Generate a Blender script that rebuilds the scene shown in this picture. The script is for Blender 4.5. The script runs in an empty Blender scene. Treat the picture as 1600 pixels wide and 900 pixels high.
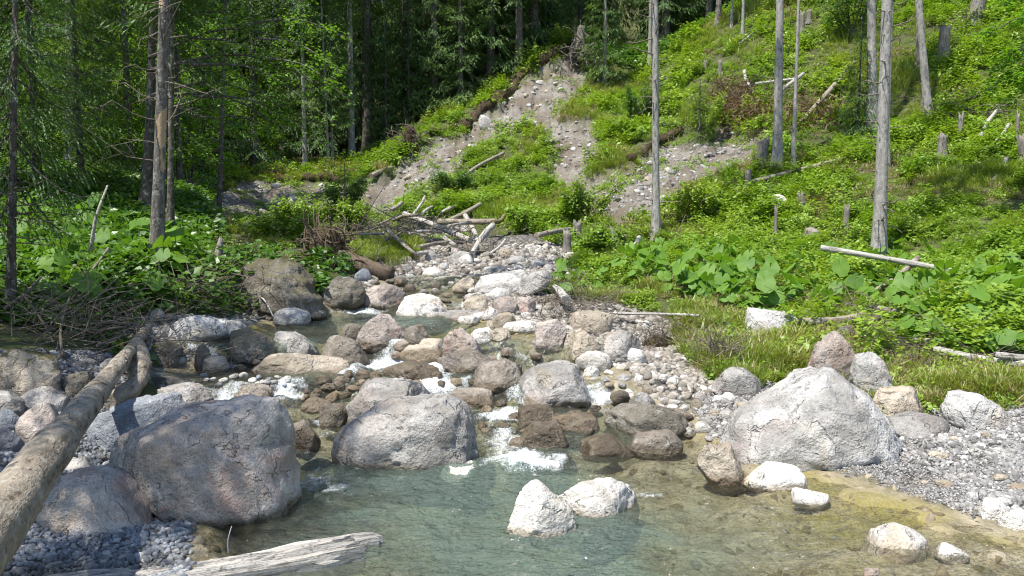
import bpy, bmesh, math, random
import numpy as np
from mathutils import Vector, Matrix
S = bpy.context.scene
COL = S.collection
# ------------------------------------------------------------------ camera
FPX, PITCH, CAMH = 1209.0, math.radians(5.0), 2.0
cd = bpy.data.cameras.new('camera'); cam = bpy.data.objects.new('camera', cd); COL.objects.link(cam)
cam.location = (0, 0, CAMH); cam.rotation_euler = (math.pi/2 - PITCH, 0, 0)
cd.sensor_width = 36; cd.lens = 36*FPX/1600; cd.clip_start = 0.05; cd.clip_end = 1000
S.camera = cam
# ------------------------------------------------------------------ sky and sun
SUN_AZ, SUN_EL = math.atan2(-0.74, -0.67), math.radians(64)
SDIR = Vector((math.sin(SUN_AZ)*math.cos(SUN_EL), math.cos(SUN_AZ)*math.cos(SUN_EL), math.sin(SUN_EL)))
W_ = bpy.data.worlds.new('World'); S.world = W_; W_.use_nodes = True
nt = W_.node_tree; nt.nodes.clear()
sk = nt.nodes.new('ShaderNodeTexSky'); sk.sky_type = 'NISHITA'; sk.sun_disc = False
sk.sun_elevation = SUN_EL; sk.sun_rotation = SUN_AZ; sk.altitude = 1000
bg = nt.nodes.new('ShaderNodeBackground'); bg.inputs[1].default_value = 0.13
ow = nt.nodes.new('ShaderNodeOutputWorld')
nt.links.new(sk.outputs[0], bg.inputs[0]); nt.links.new(bg.outputs[0], ow.inputs[0])
sl = bpy.data.lights.new('sun', 'SUN'); sl.energy = 4.6; sl.angle = math.radians(0.5); sl.color = (1, 0.955, 0.88)
so = bpy.data.objects.new('sun', sl); COL.objects.link(so); so.rotation_euler = (-SDIR).to_track_quat('-Z', 'Y').to_euler()
so.location = (0, 0, 60)
S.view_settings.view_transform = 'Standard'; S.view_settings.look = 'None'
S.view_settings.exposure = 0.82; S.view_settings.gamma = 1.0
S.render.engine = 'CYCLES'
c = S.cycles; c.max_bounces = 5; c.diffuse_bounces = 2; c.glossy_bounces = 2; c.transmission_bounces = 3
c.transparent_max_bounces = 6; c.caustics_reflective = False; c.caustics_refractive = False; c.use_denoising = True
c.sample_clamp_indirect = 6; c.pixel_filter_type = 'BLACKMAN_HARRIS'; c.filter_width = 1.1
try: c.denoiser = 'OPENIMAGEDENOISE'; c.denoising_prefilter = 'FAST'
except Exception: pass
# ------------------------------------------------------------------ pixel to place
def ray(u, v):
    a, b = (u-800)/FPX, (450-v)/FPX
    dx, dy, dz = a, math.cos(PITCH)+b*math.sin(PITCH), -math.sin(PITCH)+b*math.cos(PITCH)
    return dx/dy, dz/dy
def P(u, v, Y):
    dx, dz = ray(u, v); return np.array([dx*Y, Y, CAMH+dz*Y])
def pixz(u, v, z):                       # place on level z under a pixel
    dx, dz = ray(u, v); return P(u, v, (z-CAMH)/dz)
def proj(x, y, z):
    X, Yf, Z = x, y*math.cos(PITCH)-(z-CAMH)*math.sin(PITCH), y*math.sin(PITCH)+(z-CAMH)*math.cos(PITCH)
    Yf = np.maximum(Yf, 0.05)
    return 800+FPX*X/Yf, 450-FPX*Z/Yf
# ------------------------------------------------------------------ noise
def _h(ix, iy, iz, s):
    with np.errstate(over='ignore'):
        h = (ix.astype(np.uint32)*np.uint32(374761393) + iy.astype(np.uint32)*np.uint32(668265263)
             + iz.astype(np.uint32)*np.uint32(2246822519) + np.uint32(s*3266489917 & 0xffffffff))
        h = (h ^ (h >> np.uint32(13)))*np.uint32(1274126177); h ^= h >> np.uint32(16)
        h = h*np.uint32(2654435761); h ^= h >> np.uint32(15)
    return h.astype(np.float64)/2147483647.5 - 1.0
def vn(p, seed=0):
    p = np.asarray(p, float)+1000.0; i = np.floor(p).astype(np.int64); f = p-i; f = f*f*f*(f*(f*6-15)+10)
    r = 0
    for dx in (0, 1):
        for dy in (0, 1):
            for dz in (0, 1):
                w = (f[:, 0] if dx else 1-f[:, 0])*(f[:, 1] if dy else 1-f[:, 1])*(f[:, 2] if dz else 1-f[:, 2])
                r = r + w*_h(i[:, 0]+dx, i[:, 1]+dy, i[:, 2]+dz, seed)
    return r
def fbm(p, o=4, seed=0, g=0.5):
    r, a = 0, 1.0
    p = np.asarray(p, float)
    for k in range(o):
        r = r + a*vn(p*(2.03**k)+k*17.3, seed+k); a *= g
    return r
def fbm2(x, y, o=4, seed=0, g=0.5):
    x = np.asarray(x, float)
    return fbm(np.stack([x.ravel(), np.asarray(y, float).ravel(), np.zeros(x.size)], 1), o, seed, g).reshape(x.shape)
def ss(a, b, x):
    t = np.clip((x-a)/(b-a), 0, 1); return t*t*(3-2*t)
def inpoly(u, v, poly):
    r = np.zeros(np.shape(u), bool); n = len(poly)
    for i in range(n):
        x0, y0 = poly[i]; x1, y1 = poly[(i+1) % n]
        if y0 == y1: continue
        c_ = ((y0 > v) != (y1 > v)) & (u < (x1-x0)*(v-y0)/(y1-y0)+x0)
        r ^= c_
    return r
# ------------------------------------------------------------------ mesh helpers
def mesh_np(name, V, F, smooth=True):
    V = np.asarray(V, np.float32); F = np.asarray(F, np.int32)
    me = bpy.data.meshes.new(name); k = F.shape[1]
    me.vertices.add(len(V)); me.vertices.foreach_set('co', V.ravel())
    me.loops.add(F.size); me.loops.foreach_set('vertex_index', F.ravel())
    me.polygons.add(len(F)); me.polygons.foreach_set('loop_start', np.arange(0, F.size, k, dtype=np.int32))
    me.polygons.foreach_set('use_smooth', np.full(len(F), smooth))
    me.update(calc_edges=True); return me
def attr(me, name, vals, dom='POINT'):
    a = me.attributes.new(name, 'FLOAT', dom); a.data.foreach_set('value', np.asarray(vals, np.float32).ravel())
class MB:
    def __init__(s): s.V, s.F, s.n = [], [], 0
    def add(s, V, F):
        s.V.append(np.asarray(V, float)); s.F.append(np.asarray(F, int)+s.n); s.n += len(V)
    def mesh(s, name, smooth=True):
        return mesh_np(name, np.concatenate(s.V), np.concatenate(s.F), smooth)
def link(name, me, mat=None, parent=None, loc=None):
    o = bpy.data.objects.new(name, me); COL.objects.link(o)
    if mat is not None and me is not None and not me.materials: me.materials.append(mat)
    if parent is not None: o.parent = parent
    if loc is not None: o.location = loc
    return o
def tag(o, label=None, cat=None, group=None, kind=None):
    if label: o['label'] = label
    if cat: o['category'] = cat
    if group: o['group'] = group
    if kind: o['kind'] = kind
    return o
def thing(name, label, cat, loc=(0, 0, 0), group=None, rz=0):
    o = bpy.data.objects.new(name, None); COL.objects.link(o); o.location = loc; o.rotation_euler = (0, 0, rz)
    o.empty_display_size = 0.1
    return tag(o, label, cat, group)
def frames(pts):
    pts = np.asarray(pts, float); T = np.gradient(pts, axis=0); T /= np.linalg.norm(T, axis=1)[:, None]+1e-9
    ref = np.array([0, 0, 1.0]) if abs(T[:, 2]).mean() < 0.8 else np.array([1.0, 0, 0])
    A = np.cross(T, ref); A /= np.linalg.norm(A, axis=1)[:, None]+1e-9
    return T, A, np.cross(A, T)
def tube(pts, rad, seg=8, rough=0.0, seed=0, cap=True, freq=4.0):
    pts = np.asarray(pts, float); n = len(pts); rad = np.broadcast_to(np.asarray(rad, float), (n,))
    T, A, B = frames(pts); th = np.arange(seg)*2*math.pi/seg
    D = A[:, None]*np.cos(th)[None, :, None]+B[:, None]*np.sin(th)[None, :, None]
    R = np.repeat(rad[:, None], seg, 1)
    if rough:
        q = (pts[:, None]+D*R[..., None]).reshape(-1, 3)
        R = R*(1+rough*fbm(q*freq, 3, seed).reshape(n, seg))
    V = (pts[:, None]+D*R[..., None]).reshape(-1, 3)
    i = np.arange(n-1)[:, None]*seg; j = np.arange(seg)[None]; j2 = (j+1) % seg
    F = np.stack([i+j, i+j2, i+seg+j2, i+seg+j], -1).reshape(-1, 4)
    if cap:
        k = len(V); V = np.vstack([V, pts[0], pts[-1]])
        j = np.arange(seg); j2 = (j+1) % seg
        F = np.vstack([F, np.stack([j2, j, np.full(seg, k), np.full(seg, k)], -1),
                       np.stack([(n-1)*seg+j, (n-1)*seg+j2, np.full(seg, k+1), np.full(seg, k+1)], -1)])
        F[-2*seg:, 3] = F[-2*seg:, 2]
    return V, F
def fixdeg(V, F):                        # quads with a doubled corner become tris
    return V, F
def mesh_mix(name, V, F, smooth=True):   # faces may hold degenerate quads: build through from_pydata
    me = bpy.data.meshes.new(name)
    me.from_pydata([tuple(v) for v in V], [], [tuple(f) if f[2] != f[3] else tuple(f[:3]) for f in F])
    if smooth: me.polygons.foreach_set('use_smooth', np.ones(len(me.polygons), bool))
    me.update(); return me
def mbmix(mb, name, smooth=True): return mesh_mix(name, np.concatenate(mb.V), np.concatenate(mb.F).tolist(), smooth)
def bez(pts, n):                         # smooth curve through control points (Catmull-Rom)
    p = np.asarray(pts, float)
    if len(p) == 2: return p[0]+(p[1]-p[0])*np.linspace(0, 1, n)[:, None]
    q = np.vstack([2*p[0]-p[1], p, 2*p[-1]-p[-2]]); t = np.linspace(0, len(p)-1, n); i = np.minimum(t.astype(int), len(p)-2); f = (t-i)[:, None]
    a, b, c_, d = q[i], q[i+1], q[i+2], q[i+3]
    return 0.5*(2*b+(c_-a)*f+(2*a-5*b+4*c_-d)*f*f+(3*b-a-3*c_+d)*f**3)
# ------------------------------------------------------------------ material helpers
class NT:
    def __init__(s, name):
        s.m = bpy.data.materials.new(name); s.m.use_nodes = True; s.t = s.m.node_tree; s.t.nodes.clear()
        s.out = s.n('ShaderNodeOutputMaterial')
    def n(s, typ, **kw):
        nd = s.t.nodes.new(typ)
        for k, v in kw.items(): setattr(nd, k, v)
        return nd
    def set(s, sock, v):
        if isinstance(v, bpy.types.NodeSocket): s.t.links.new(v, sock)
        elif v is not None:
            if isinstance(v, (tuple, list)) and len(v) == 3 and sock.type == 'RGBA': v = (*v, 1)
            sock.default_value = v
    def math(s, op, a, b=None, c=None, clamp=False):
        nd = s.n('ShaderNodeMath', operation=op, use_clamp=clamp); s.set(nd.inputs[0], a)
        if b is not None: s.set(nd.inputs[1], b)
        if c is not None: s.set(nd.inputs[2], c)
        return nd.outputs[0]
    def mix(s, f, a, b, bt='MIX'):
        nd = s.n('ShaderNodeMix', data_type='RGBA', blend_type=bt); s.set(nd.inputs[0], f); s.set(nd.inputs[6], a); s.set(nd.inputs[7], b)
        return nd.outputs[2]
    def noise(s, co, sc, det=4, rough=0.55, dist=0):
        nd = s.n('ShaderNodeTexNoise'); s.set(nd.inputs['Vector'], co); nd.inputs['Scale'].default_value = sc
        nd.inputs['Detail'].default_value = det; nd.inputs['Roughness'].default_value = rough; nd.inputs['Distortion'].default_value = dist
        return nd.outputs[0]
    def vor(s, co, sc, feat='F1', out=0):
        nd = s.n('ShaderNodeTexVoronoi', feature=feat); s.set(nd.inputs['Vector'], co); nd.inputs['Scale'].default_value = sc
        return nd.outputs[out]
    def mapr(s, v, a, b, c=0.0, d=1.0, smooth=False):
        nd = s.n('ShaderNodeMapRange', interpolation_type='SMOOTHSTEP' if smooth else 'LINEAR'); s.set(nd.inputs[0], v)
        for i, x in enumerate((a, b, c, d)): s.set(nd.inputs[i+1], x)
        return nd.outputs[0]
    def attr(s, name, typ='GEOMETRY'):
        nd = s.n('ShaderNodeAttribute', attribute_type=typ, attribute_name=name); return nd.outputs['Fac']
    def pos(s): return s.n('ShaderNodeNewGeometry').outputs['Position']
    def sep(s, v):
        nd = s.n('ShaderNodeSeparateXYZ'); s.set(nd.inputs[0], v); return nd.outputs
    def vmul(s, v, m):
        nd = s.n('ShaderNodeVectorMath', operation='MULTIPLY'); s.set(nd.inputs[0], v); nd.inputs[1].default_value = m; return nd.outputs[0]
    def bump(s, h, st=0.5, dist=0.02, nrm=None):
        nd = s.n('ShaderNodeBump'); s.set(nd.inputs['Height'], h); nd.inputs['Strength'].default_value = st; nd.inputs['Distance'].default_value = dist
        if nrm is not None: s.set(nd.inputs['Normal'], nrm)
        return nd.outputs[0]
    def bsdf(s, col, rough=0.8, nrm=None, spec=0.3):
        b = s.n('ShaderNodeBsdfPrincipled'); s.set(b.inputs['Base Color'], col); s.set(b.inputs['Roughness'], rough)
        s.set(b.inputs['Specular IOR Level'], spec)
        if nrm is not None: s.set(b.inputs['Normal'], nrm)
        return b.outputs[0]
    def done(s, sh): s.t.links.new(sh, s.out.inputs[0]); return s.m
    def mixs(s, f, a, b):
        nd = s.n('ShaderNodeMixShader'); s.set(nd.inputs[0], f); s.t.links.new(a, nd.inputs[1]); s.t.links.new(b, nd.inputs[2]); return nd.outputs[0]

def mat_rock():
    k = NT('rock'); oi = k.n('ShaderNodeObjectInfo'); tint = oi.outputs['Color']; p = k.pos()
    rnd = oi.outputs['Random']
    off = k.n('ShaderNodeVectorMath', operation='MULTIPLY_ADD'); k.set(off.inputs[0], rnd); off.inputs[1].default_value = (37, 53, 71); k.set(off.inputs[2], p)
    p2 = off.outputs[0]
    def nz(sc, det, rough, dist=0, co=None):
        nd = k.n('ShaderNodeTexNoise'); k.set(nd.inputs['Vector'], co or p2); nd.inputs['Scale'].default_value = sc; nd.inputs['Detail'].default_value = det; nd.inputs['Roughness'].default_value = rough; nd.inputs['Distortion'].default_value = dist
        return nd.outputs[0], k.sep(nd.outputs[1])
    n1, c1 = nz(2.0, 4, 0.62, 0.5); n2, c2 = nz(10, 4, 0.7); n3, c3 = nz(52, 3, 0.75)
    def tm(c): return k.mix(1.0, tint, c, 'MULTIPLY')
    col = k.mix(k.mapr(n1, 0.36, 0.64), tm((0.62, 0.6, 0.57)), tm((1.22, 1.2, 1.17)))
    col = k.mix(k.mapr(c1[1], 0.54, 0.68, 0, k.attr('red', 'OBJECT')), col, tm((1.05, 0.62, 0.52)))
    col = k.mix(k.mapr(c1[2], 0.56, 0.7, 0, 0.45), col, tm((1.25, 0.98, 0.66)))
    # pale lichen speckles, dark pits and stains
    sp = k.math('MULTIPLY', k.mapr(n3, 0.46, 0.6), k.math('MULTIPLY', k.mapr(n2, 0.44, 0.6), k.mapr(c1[0], 0.42, 0.6)))
    col = k.mix(k.math('MULTIPLY', sp, 0.65), col, k.mix(0.5, (0.52, 0.52, 0.49), tm((1.8, 1.8, 1.8))))
    dk = k.math('MULTIPLY', k.mapr(n3, 0.5, 0.4), k.mapr(n2, 0.56, 0.42))
    col = k.mix(k.math('MULTIPLY', dk, 0.5), col, tm((0.3, 0.29, 0.28)))
    seam = k.math('MULTIPLY', k.mapr(k.math('ABSOLUTE', k.math('SUBTRACT', c1[0], 0.5)), 0.0, 0.012, 1, 0), k.mapr(c2[2], 0.45, 0.6))
    col = k.mix(k.math('MULTIPLY', seam, 0.4), col, tm((0.2, 0.19, 0.18)))
    vein = k.math('MULTIPLY', k.mapr(k.math('ABSOLUTE', k.math('SUBTRACT', c1[2], 0.47)), 0.0, 0.01, 1, 0), k.mapr(c2[0], 0.5, 0.6))
    col = k.mix(k.math('MULTIPLY', vein, 0.5), col, (0.6, 0.59, 0.56))
    col = k.mix(k.mapr(n1, 0.6, 0.75, 0, 0.55), col, tm((0.5, 0.48, 0.46)))
    col = k.mix(k.mapr(c2[1], 0.58, 0.72, 0, 0.5), col, tm((0.45, 0.44, 0.43)))
    # moss on upper faces where the rock carries it
    nz2 = k.sep(k.n('ShaderNodeNewGeometry').outputs['Normal'])[2]
    moss = k.math('MULTIPLY', k.mapr(k.math('ADD', nz2, k.math('MULTIPLY', n2, 0.9)), 1.0, 1.25), k.attr('moss', 'OBJECT'), clamp=True)
    col = k.mix(moss, col, k.mix(n3, (0.045, 0.04, 0.012), (0.12, 0.11, 0.025)))
    # algae-stained wet foot above the water line
    z = k.sep(p)[2]
    wl = k.math('ADD', k.attr('wet_z', 'OBJECT'), k.math('MULTIPLY', k.math('SUBTRACT', n1, 0.5), 0.16))
    wet = k.mapr(k.math('SUBTRACT', z, wl), -0.02, 0.03, 1, 0)
    col = k.mix(wet, col, k.mix(0.85, col, (0.5, 0.44, 0.35), 'MULTIPLY'))
    h = k.math('SUBTRACT', k.math('ADD', n2, k.math('MULTIPLY', n3, 0.28)), k.math('MULTIPLY', seam, 0.4))
    return k.done(k.bsdf(col, k.mapr(wet, 0, 1, 0.85, 0.3), k.bump(h, 1.0, 0.05), 0.3))

def mat_ground():
    k = NT('ground'); p = k.pos()
    n1 = k.noise(p, 0.6, 3, 0.6); n2 = k.noise(p, 5, 4, 0.65); n3 = k.noise(p, 30, 3, 0.7)
    soil = k.mix(k.mapr(n2, 0.35, 0.65), (0.06, 0.05, 0.028), (0.08, 0.11, 0.03))
    soil = k.mix(k.mapr(n1, 0.4, 0.65), soil, k.mix(n3, (0.065, 0.095, 0.02), (0.12, 0.11, 0.05)))
    vn_ = k.n('ShaderNodeTexVoronoi'); k.set(vn_.inputs['Vector'], p); vn_.inputs['Scale'].default_value = 13
    vc = k.sep(vn_.outputs[1]); vd = vn_.outputs[0]
    g1 = k.mix(vc[0], (0.15, 0.137, 0.12), (0.34, 0.32, 0.29))
    scree = k.mix(k.mapr(n2, 0.42, 0.6), k.mix(n3, (0.17, 0.148, 0.12), (0.28, 0.25, 0.215)), g1)
    scree = k.mix(k.mapr(n1, 0.4, 0.58), scree, k.mix(n2, (0.11, 0.088, 0.066), (0.2, 0.168, 0.135)))
    gravel = k.mix(k.mapr(vd, 0.35, 0.6), g1, (0.07, 0.066, 0.06))
    bed = k.mix(k.mapr(n2, 0.35, 0.65), (0.16, 0.135, 0.08), (0.42, 0.36, 0.25))
    bed = k.mix(k.mapr(n3, 0.35, 0.65, 0, 0.5), bed, (0.3, 0.28, 0.22))
    bed = k.mix(k.mapr(n1, 0.5, 0.66, 0, 0.7), bed, (0.27, 0.225, 0.05))
    col = k.mix(k.attr('scree'), soil, scree); col = k.mix(k.attr('gravel'), col, gravel); col = k.mix(k.attr('bed'), col, bed)
    h = k.math('ADD', n2, n3)
    return k.done(k.bsdf(col, 0.9, k.bump(h, 0.8, 0.05), 0.2))

def mat_water():
    k = NT('water'); p = k.pos()
    f = k.attr('foam'); d = k.attr('depth')
    w1 = k.noise(k.vmul(p, (1, 1.5, 1)), 6, 2, 0.55, 1.0); w2 = k.noise(k.vmul(p, (1, 1.8, 1)), 22, 2, 0.6, 0.6)
    h = k.math('ADD', w1, k.math('MULTIPLY', w2, 0.45))
    nb = k.bump(h, 1.0, 0.09)
    tr = k.n('ShaderNodeBsdfTransparent'); k.set(tr.inputs[0], k.mix(k.mapr(d, 0.0, 0.45), (0.97, 0.97, 0.93), (0.7, 0.82, 0.72)))
    df = k.n('ShaderNodeBsdfDiffuse'); k.set(df.inputs[0], k.mix(k.mapr(d, 0.1, 0.4), (0.23, 0.215, 0.14), (0.175, 0.235, 0.2)))
    k.set(df.inputs['Normal'], nb)
    body = k.mixs(k.mapr(d, 0.05, 0.45, 0.03, 0.48), tr.outputs[0], df.outputs[0])
    gl = k.n('ShaderNodeBsdfGlossy'); gl.inputs['Roughness'].default_value = 0.03; k.set(gl.inputs['Normal'], nb)
    fr = k.n('ShaderNodeFresnel'); fr.inputs[0].default_value = 1.33; k.set(fr.inputs['Normal'], nb)
    surf = k.mixs(k.math('MINIMUM', fr.outputs[0], 0.6), body, gl.outputs[0])
    fn = k.noise(k.vmul(p, (1.5, 0.9, 1.3)), 26, 4, 0.8, 1.6); fl = k.noise(p, 6, 2, 0.6, 0.5)
    fm = k.math('ADD', f, k.math('ADD', k.math('MULTIPLY', k.math('SUBTRACT', fn, 0.5), 1.7), k.math('MULTIPLY', k.math('SUBTRACT', fl, 0.5), 1.1)))
    fm = k.math('MULTIPLY', k.mapr(fm, 0.42, 1.0), k.mapr(f, 0.03, 0.2))
    fd = k.n('ShaderNodeBsdfDiffuse'); k.set(fd.inputs[0], (0.76, 0.8, 0.81))
    return k.done(k.mixs(k.math('MULTIPLY', fm, 0.9), surf, fd.outputs[0]))

def mat_leaf(name, c0, c1, c2, trans=0.45, gloss=0.08, nscale=0.35, rough=0.45):
    k = NT(name); oi = k.n('ShaderNodeObjectInfo'); p = k.pos()
    r = k.math('ADD', k.math('MULTIPLY', oi.outputs['Random'], 0.5), k.math('MULTIPLY', k.attr('var'), 0.5))
    col = k.mix(r, c0, c1); col = k.mix(k.mapr(k.noise(p, nscale, 3), 0.38, 0.66), col, k.mix(r, c1, c2))
    df = k.n('ShaderNodeBsdfDiffuse'); k.set(df.inputs[0], col)
    tl = k.n('ShaderNodeBsdfTranslucent'); k.set(tl.inputs[0], k.mix(1.0, col, (1.5, 1.55, 0.55), 'MULTIPLY'))
    gl = k.n('ShaderNodeBsdfGlossy'); gl.inputs['Roughness'].default_value = rough; gl.inputs[0].default_value = (1, 1, 1, 1)
    return k.done(k.mixs(gloss, k.mixs(trans, df.outputs[0], tl.outputs[0]), gl.outputs[0]))

def mat_bark(name, c0, c1, c2, stretch=0.25, sc=14, bump=0.8, lichen=0.0, peel=0.0, spots=0.0):
    k = NT(name); oi = k.n('ShaderNodeObjectInfo'); co = k.n('ShaderNodeTexCoord').outputs['Object']
    off = k.n('ShaderNodeVectorMath', operation='MULTIPLY_ADD'); k.set(off.inputs[0], oi.outputs['Random']); off.inputs[1].default_value = (31, 17, 43); k.set(off.inputs[2], co)
    p = off.outputs[0]; q = k.vmul(p, (1, 1, stretch))
    n1 = k.noise(q, sc, 4, 0.75); n2 = k.noise(p, 2.5, 3, 0.6); n3 = k.noise(p, 38, 2, 0.6)
    col = k.mix(k.mapr(n1, 0.38, 0.62), c0, c1); col = k.mix(k.mapr(n2, 0.42, 0.66, 0, 0.75), col, c2)
    col = k.mix(k.mapr(n1, 0.42, 0.3, 0, 0.8), col, k.mix(1.0, c0, (0.35, 0.34, 0.33), 'MULTIPLY'))
    col = k.mix(k.mapr(n3, 0.42, 0.3, 0, 0.6), col, k.mix(1.0, c0, (0.5, 0.5, 0.5), 'MULTIPLY'))
    if spots: col = k.mix(k.mapr(k.noise(p, 9, 3, 0.6), 0.62, 0.68, 0, spots), col, k.mix(1.0, c0, (0.25, 0.23, 0.2), 'MULTIPLY'))
    if lichen: col = k.mix(k.mapr(k.noise(p, 11, 3, 0.75), 0.54, 0.62, 0, lichen), col, (0.46, 0.46, 0.4))
    if peel: col = k.mix(k.mapr(k.noise(k.vmul(p, (1, 1, 0.45)), 3.4, 2, 0.5), 0.58, 0.6, 0, peel), col, k.mix(n1, (0.36, 0.23, 0.13), (0.56, 0.42, 0.28)))
    h = k.math('ADD', n1, k.math('MULTIPLY', n3, 0.35))
    return k.done(k.bsdf(col, 0.9, k.bump(h, bump, 0.02), 0.15))
M = {}
M['rock'] = mat_rock(); M['ground'] = mat_ground(); M['water'] = mat_water()
M['weed'] = mat_leaf('weed_leaf', (0.12, 0.215, 0.022), (0.2, 0.32, 0.032), (0.28, 0.375, 0.045), 0.35, 0.03)
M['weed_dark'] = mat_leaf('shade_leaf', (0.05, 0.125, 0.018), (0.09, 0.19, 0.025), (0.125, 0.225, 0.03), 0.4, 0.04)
M['butterbur'] = mat_leaf('butterbur_leaf', (0.06, 0.15, 0.018), (0.13, 0.255, 0.028), (0.17, 0.3, 0.035), 0.38, 0.02, 1.2, 0.6)
M['grass'] = mat_leaf('grass_blade', (0.15, 0.23, 0.025), (0.23, 0.3, 0.035), (0.3, 0.31, 0.07), 0.35, 0.04)
M['dry'] = mat_leaf('dry_grass', (0.28, 0.23, 0.11), (0.38, 0.32, 0.17), (0.22, 0.16, 0.08), 0.2, 0.03)
M['needle'] = mat_leaf('spruce_needle', (0.055, 0.115, 0.04), (0.1, 0.18, 0.052), (0.15, 0.235, 0.058), 0.3, 0.03, 0.2)
M['needle_light'] = mat_leaf('fresh_needle', (0.095, 0.165, 0.034), (0.155, 0.245, 0.044), (0.205, 0.295, 0.05), 0.36, 0.03, 0.3)
M['beech'] = mat_leaf('beech_leaf', (0.1, 0.22, 0.018), (0.17, 0.32, 0.022), (0.25, 0.41, 0.028), 0.5, 0.03, 0.4)
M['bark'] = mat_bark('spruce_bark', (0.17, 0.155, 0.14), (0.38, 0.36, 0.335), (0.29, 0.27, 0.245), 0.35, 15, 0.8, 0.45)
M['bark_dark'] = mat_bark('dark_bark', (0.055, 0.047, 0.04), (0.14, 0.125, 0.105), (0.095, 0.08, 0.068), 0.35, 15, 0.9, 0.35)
M['bark_peel'] = mat_bark('peeling_bark', (0.075, 0.066, 0.058), (0.2, 0.18, 0.16), (0.13, 0.115, 0.1), 0.35, 15, 0.9, 0.4, 0.9)
M['log'] = mat_bark('weathered_wood', (0.15, 0.125, 0.095), (0.35, 0.305, 0.245), (0.25, 0.21, 0.16), 0.25, 13, 0.9, 0.4, 0, 0.85)
M['drift'] = mat_bark('driftwood', (0.22, 0.205, 0.185), (0.52, 0.495, 0.455), (0.4, 0.37, 0.325), 0.06, 30, 0.8, 0, 0, 0.5)
M['twig'] = mat_bark('dead_twig', (0.09, 0.073, 0.058), (0.25, 0.215, 0.175), (0.165, 0.138, 0.11), 0.2, 30, 0.4)
M['root'] = mat_bark('root_wood', (0.065, 0.048, 0.034), (0.19, 0.15, 0.11), (0.125, 0.095, 0.068), 0.2, 20, 0.8)
M['stump'] = mat_bark('stump_wood', (0.1, 0.09, 0.078), (0.27, 0.245, 0.215), (0.18, 0.155, 0.13), 0.15, 22, 0.8, 0.2)
M['cutwood'] = mat_bark('fresh_cut_wood', (0.55, 0.3, 0.1), (0.68, 0.42, 0.17), (0.6, 0.35, 0.13), 1, 30, 0.2)
M['mosslog'] = mat_bark('mossy_wood', (0.1, 0.08, 0.055), (0.24, 0.2, 0.12), (0.22, 0.2, 0.03), 0.2, 16, 0.7)
M['deadneedle'] = mat_leaf('dead_needle', (0.1, 0.06, 0.03), (0.17, 0.11, 0.06), (0.13, 0.085, 0.05), 0.15, 0.02)
M['turf'] = mat_bark('turf_edge', (0.03, 0.022, 0.014), (0.09, 0.065, 0.04), (0.06, 0.05, 0.022), 0.5, 9, 1.0)
# ================================================================== TERRAIN
WS = [(6.8, 7.5, 0.13), (7.9, 8.2, 0.17), (9.0, 9.2, 0.26), (11.5, 12.1, 0.2), (12.8, 14.5, 0.24), (15, 20, 0.55), (20, 30, 0.5)]
def wlev(x, y):
    x = np.asarray(x, float); y = np.asarray(y, float)
    yy = y+0.22*np.sin(x*1.3+0.5)+0.1*np.sin(x*3.7)
    w = np.zeros(np.broadcast(x, y).shape)
    for a, b, h in WS: w = w+h*ss(a, b, yy)
    return w
# stream banks: (v, level, left u, right u)
SH = [(1100, 0, 120, 2300), (900, 0, 322, 1760), (850, 0, 300, 1640), (815, 0, 302, 1540), (780, 0, 360, 1430), (750, 0, 330, 1330), (722, 0, 300, 1235),
      (700, .02, 330, 1150), (670, .08, 380, 1085), (640, .12, 330, 1060), (612, .28, 300, 1020), (590, .3, 235, 990), (570, .33, 228, 960), (545, .5, 262, 905),
      (522, .56, 330, 850), (505, .56, 395, 775), (490, .57, 500, 745), (470, .7, 560, 745), (450, .78, 585, 780)]
SH = [(pixz(l, v, w)[1], pixz(l, v, w)[0], pixz(r, v, w)[0]) for v, w, l, r in SH]
SH += [(17, -1.9, 0.6), (22, -2.6, 0.4), (30, -6, -3)]
SH.sort(); _sy = np.array([s[0] for s in SH]); _sl = np.array([s[1] for s in SH]); _sr = np.array([s[2] for s in SH])
CP = []
def cz(*rows):
    for u, v, Y in rows: CP.append(tuple(P(u, v, Y)))
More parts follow.
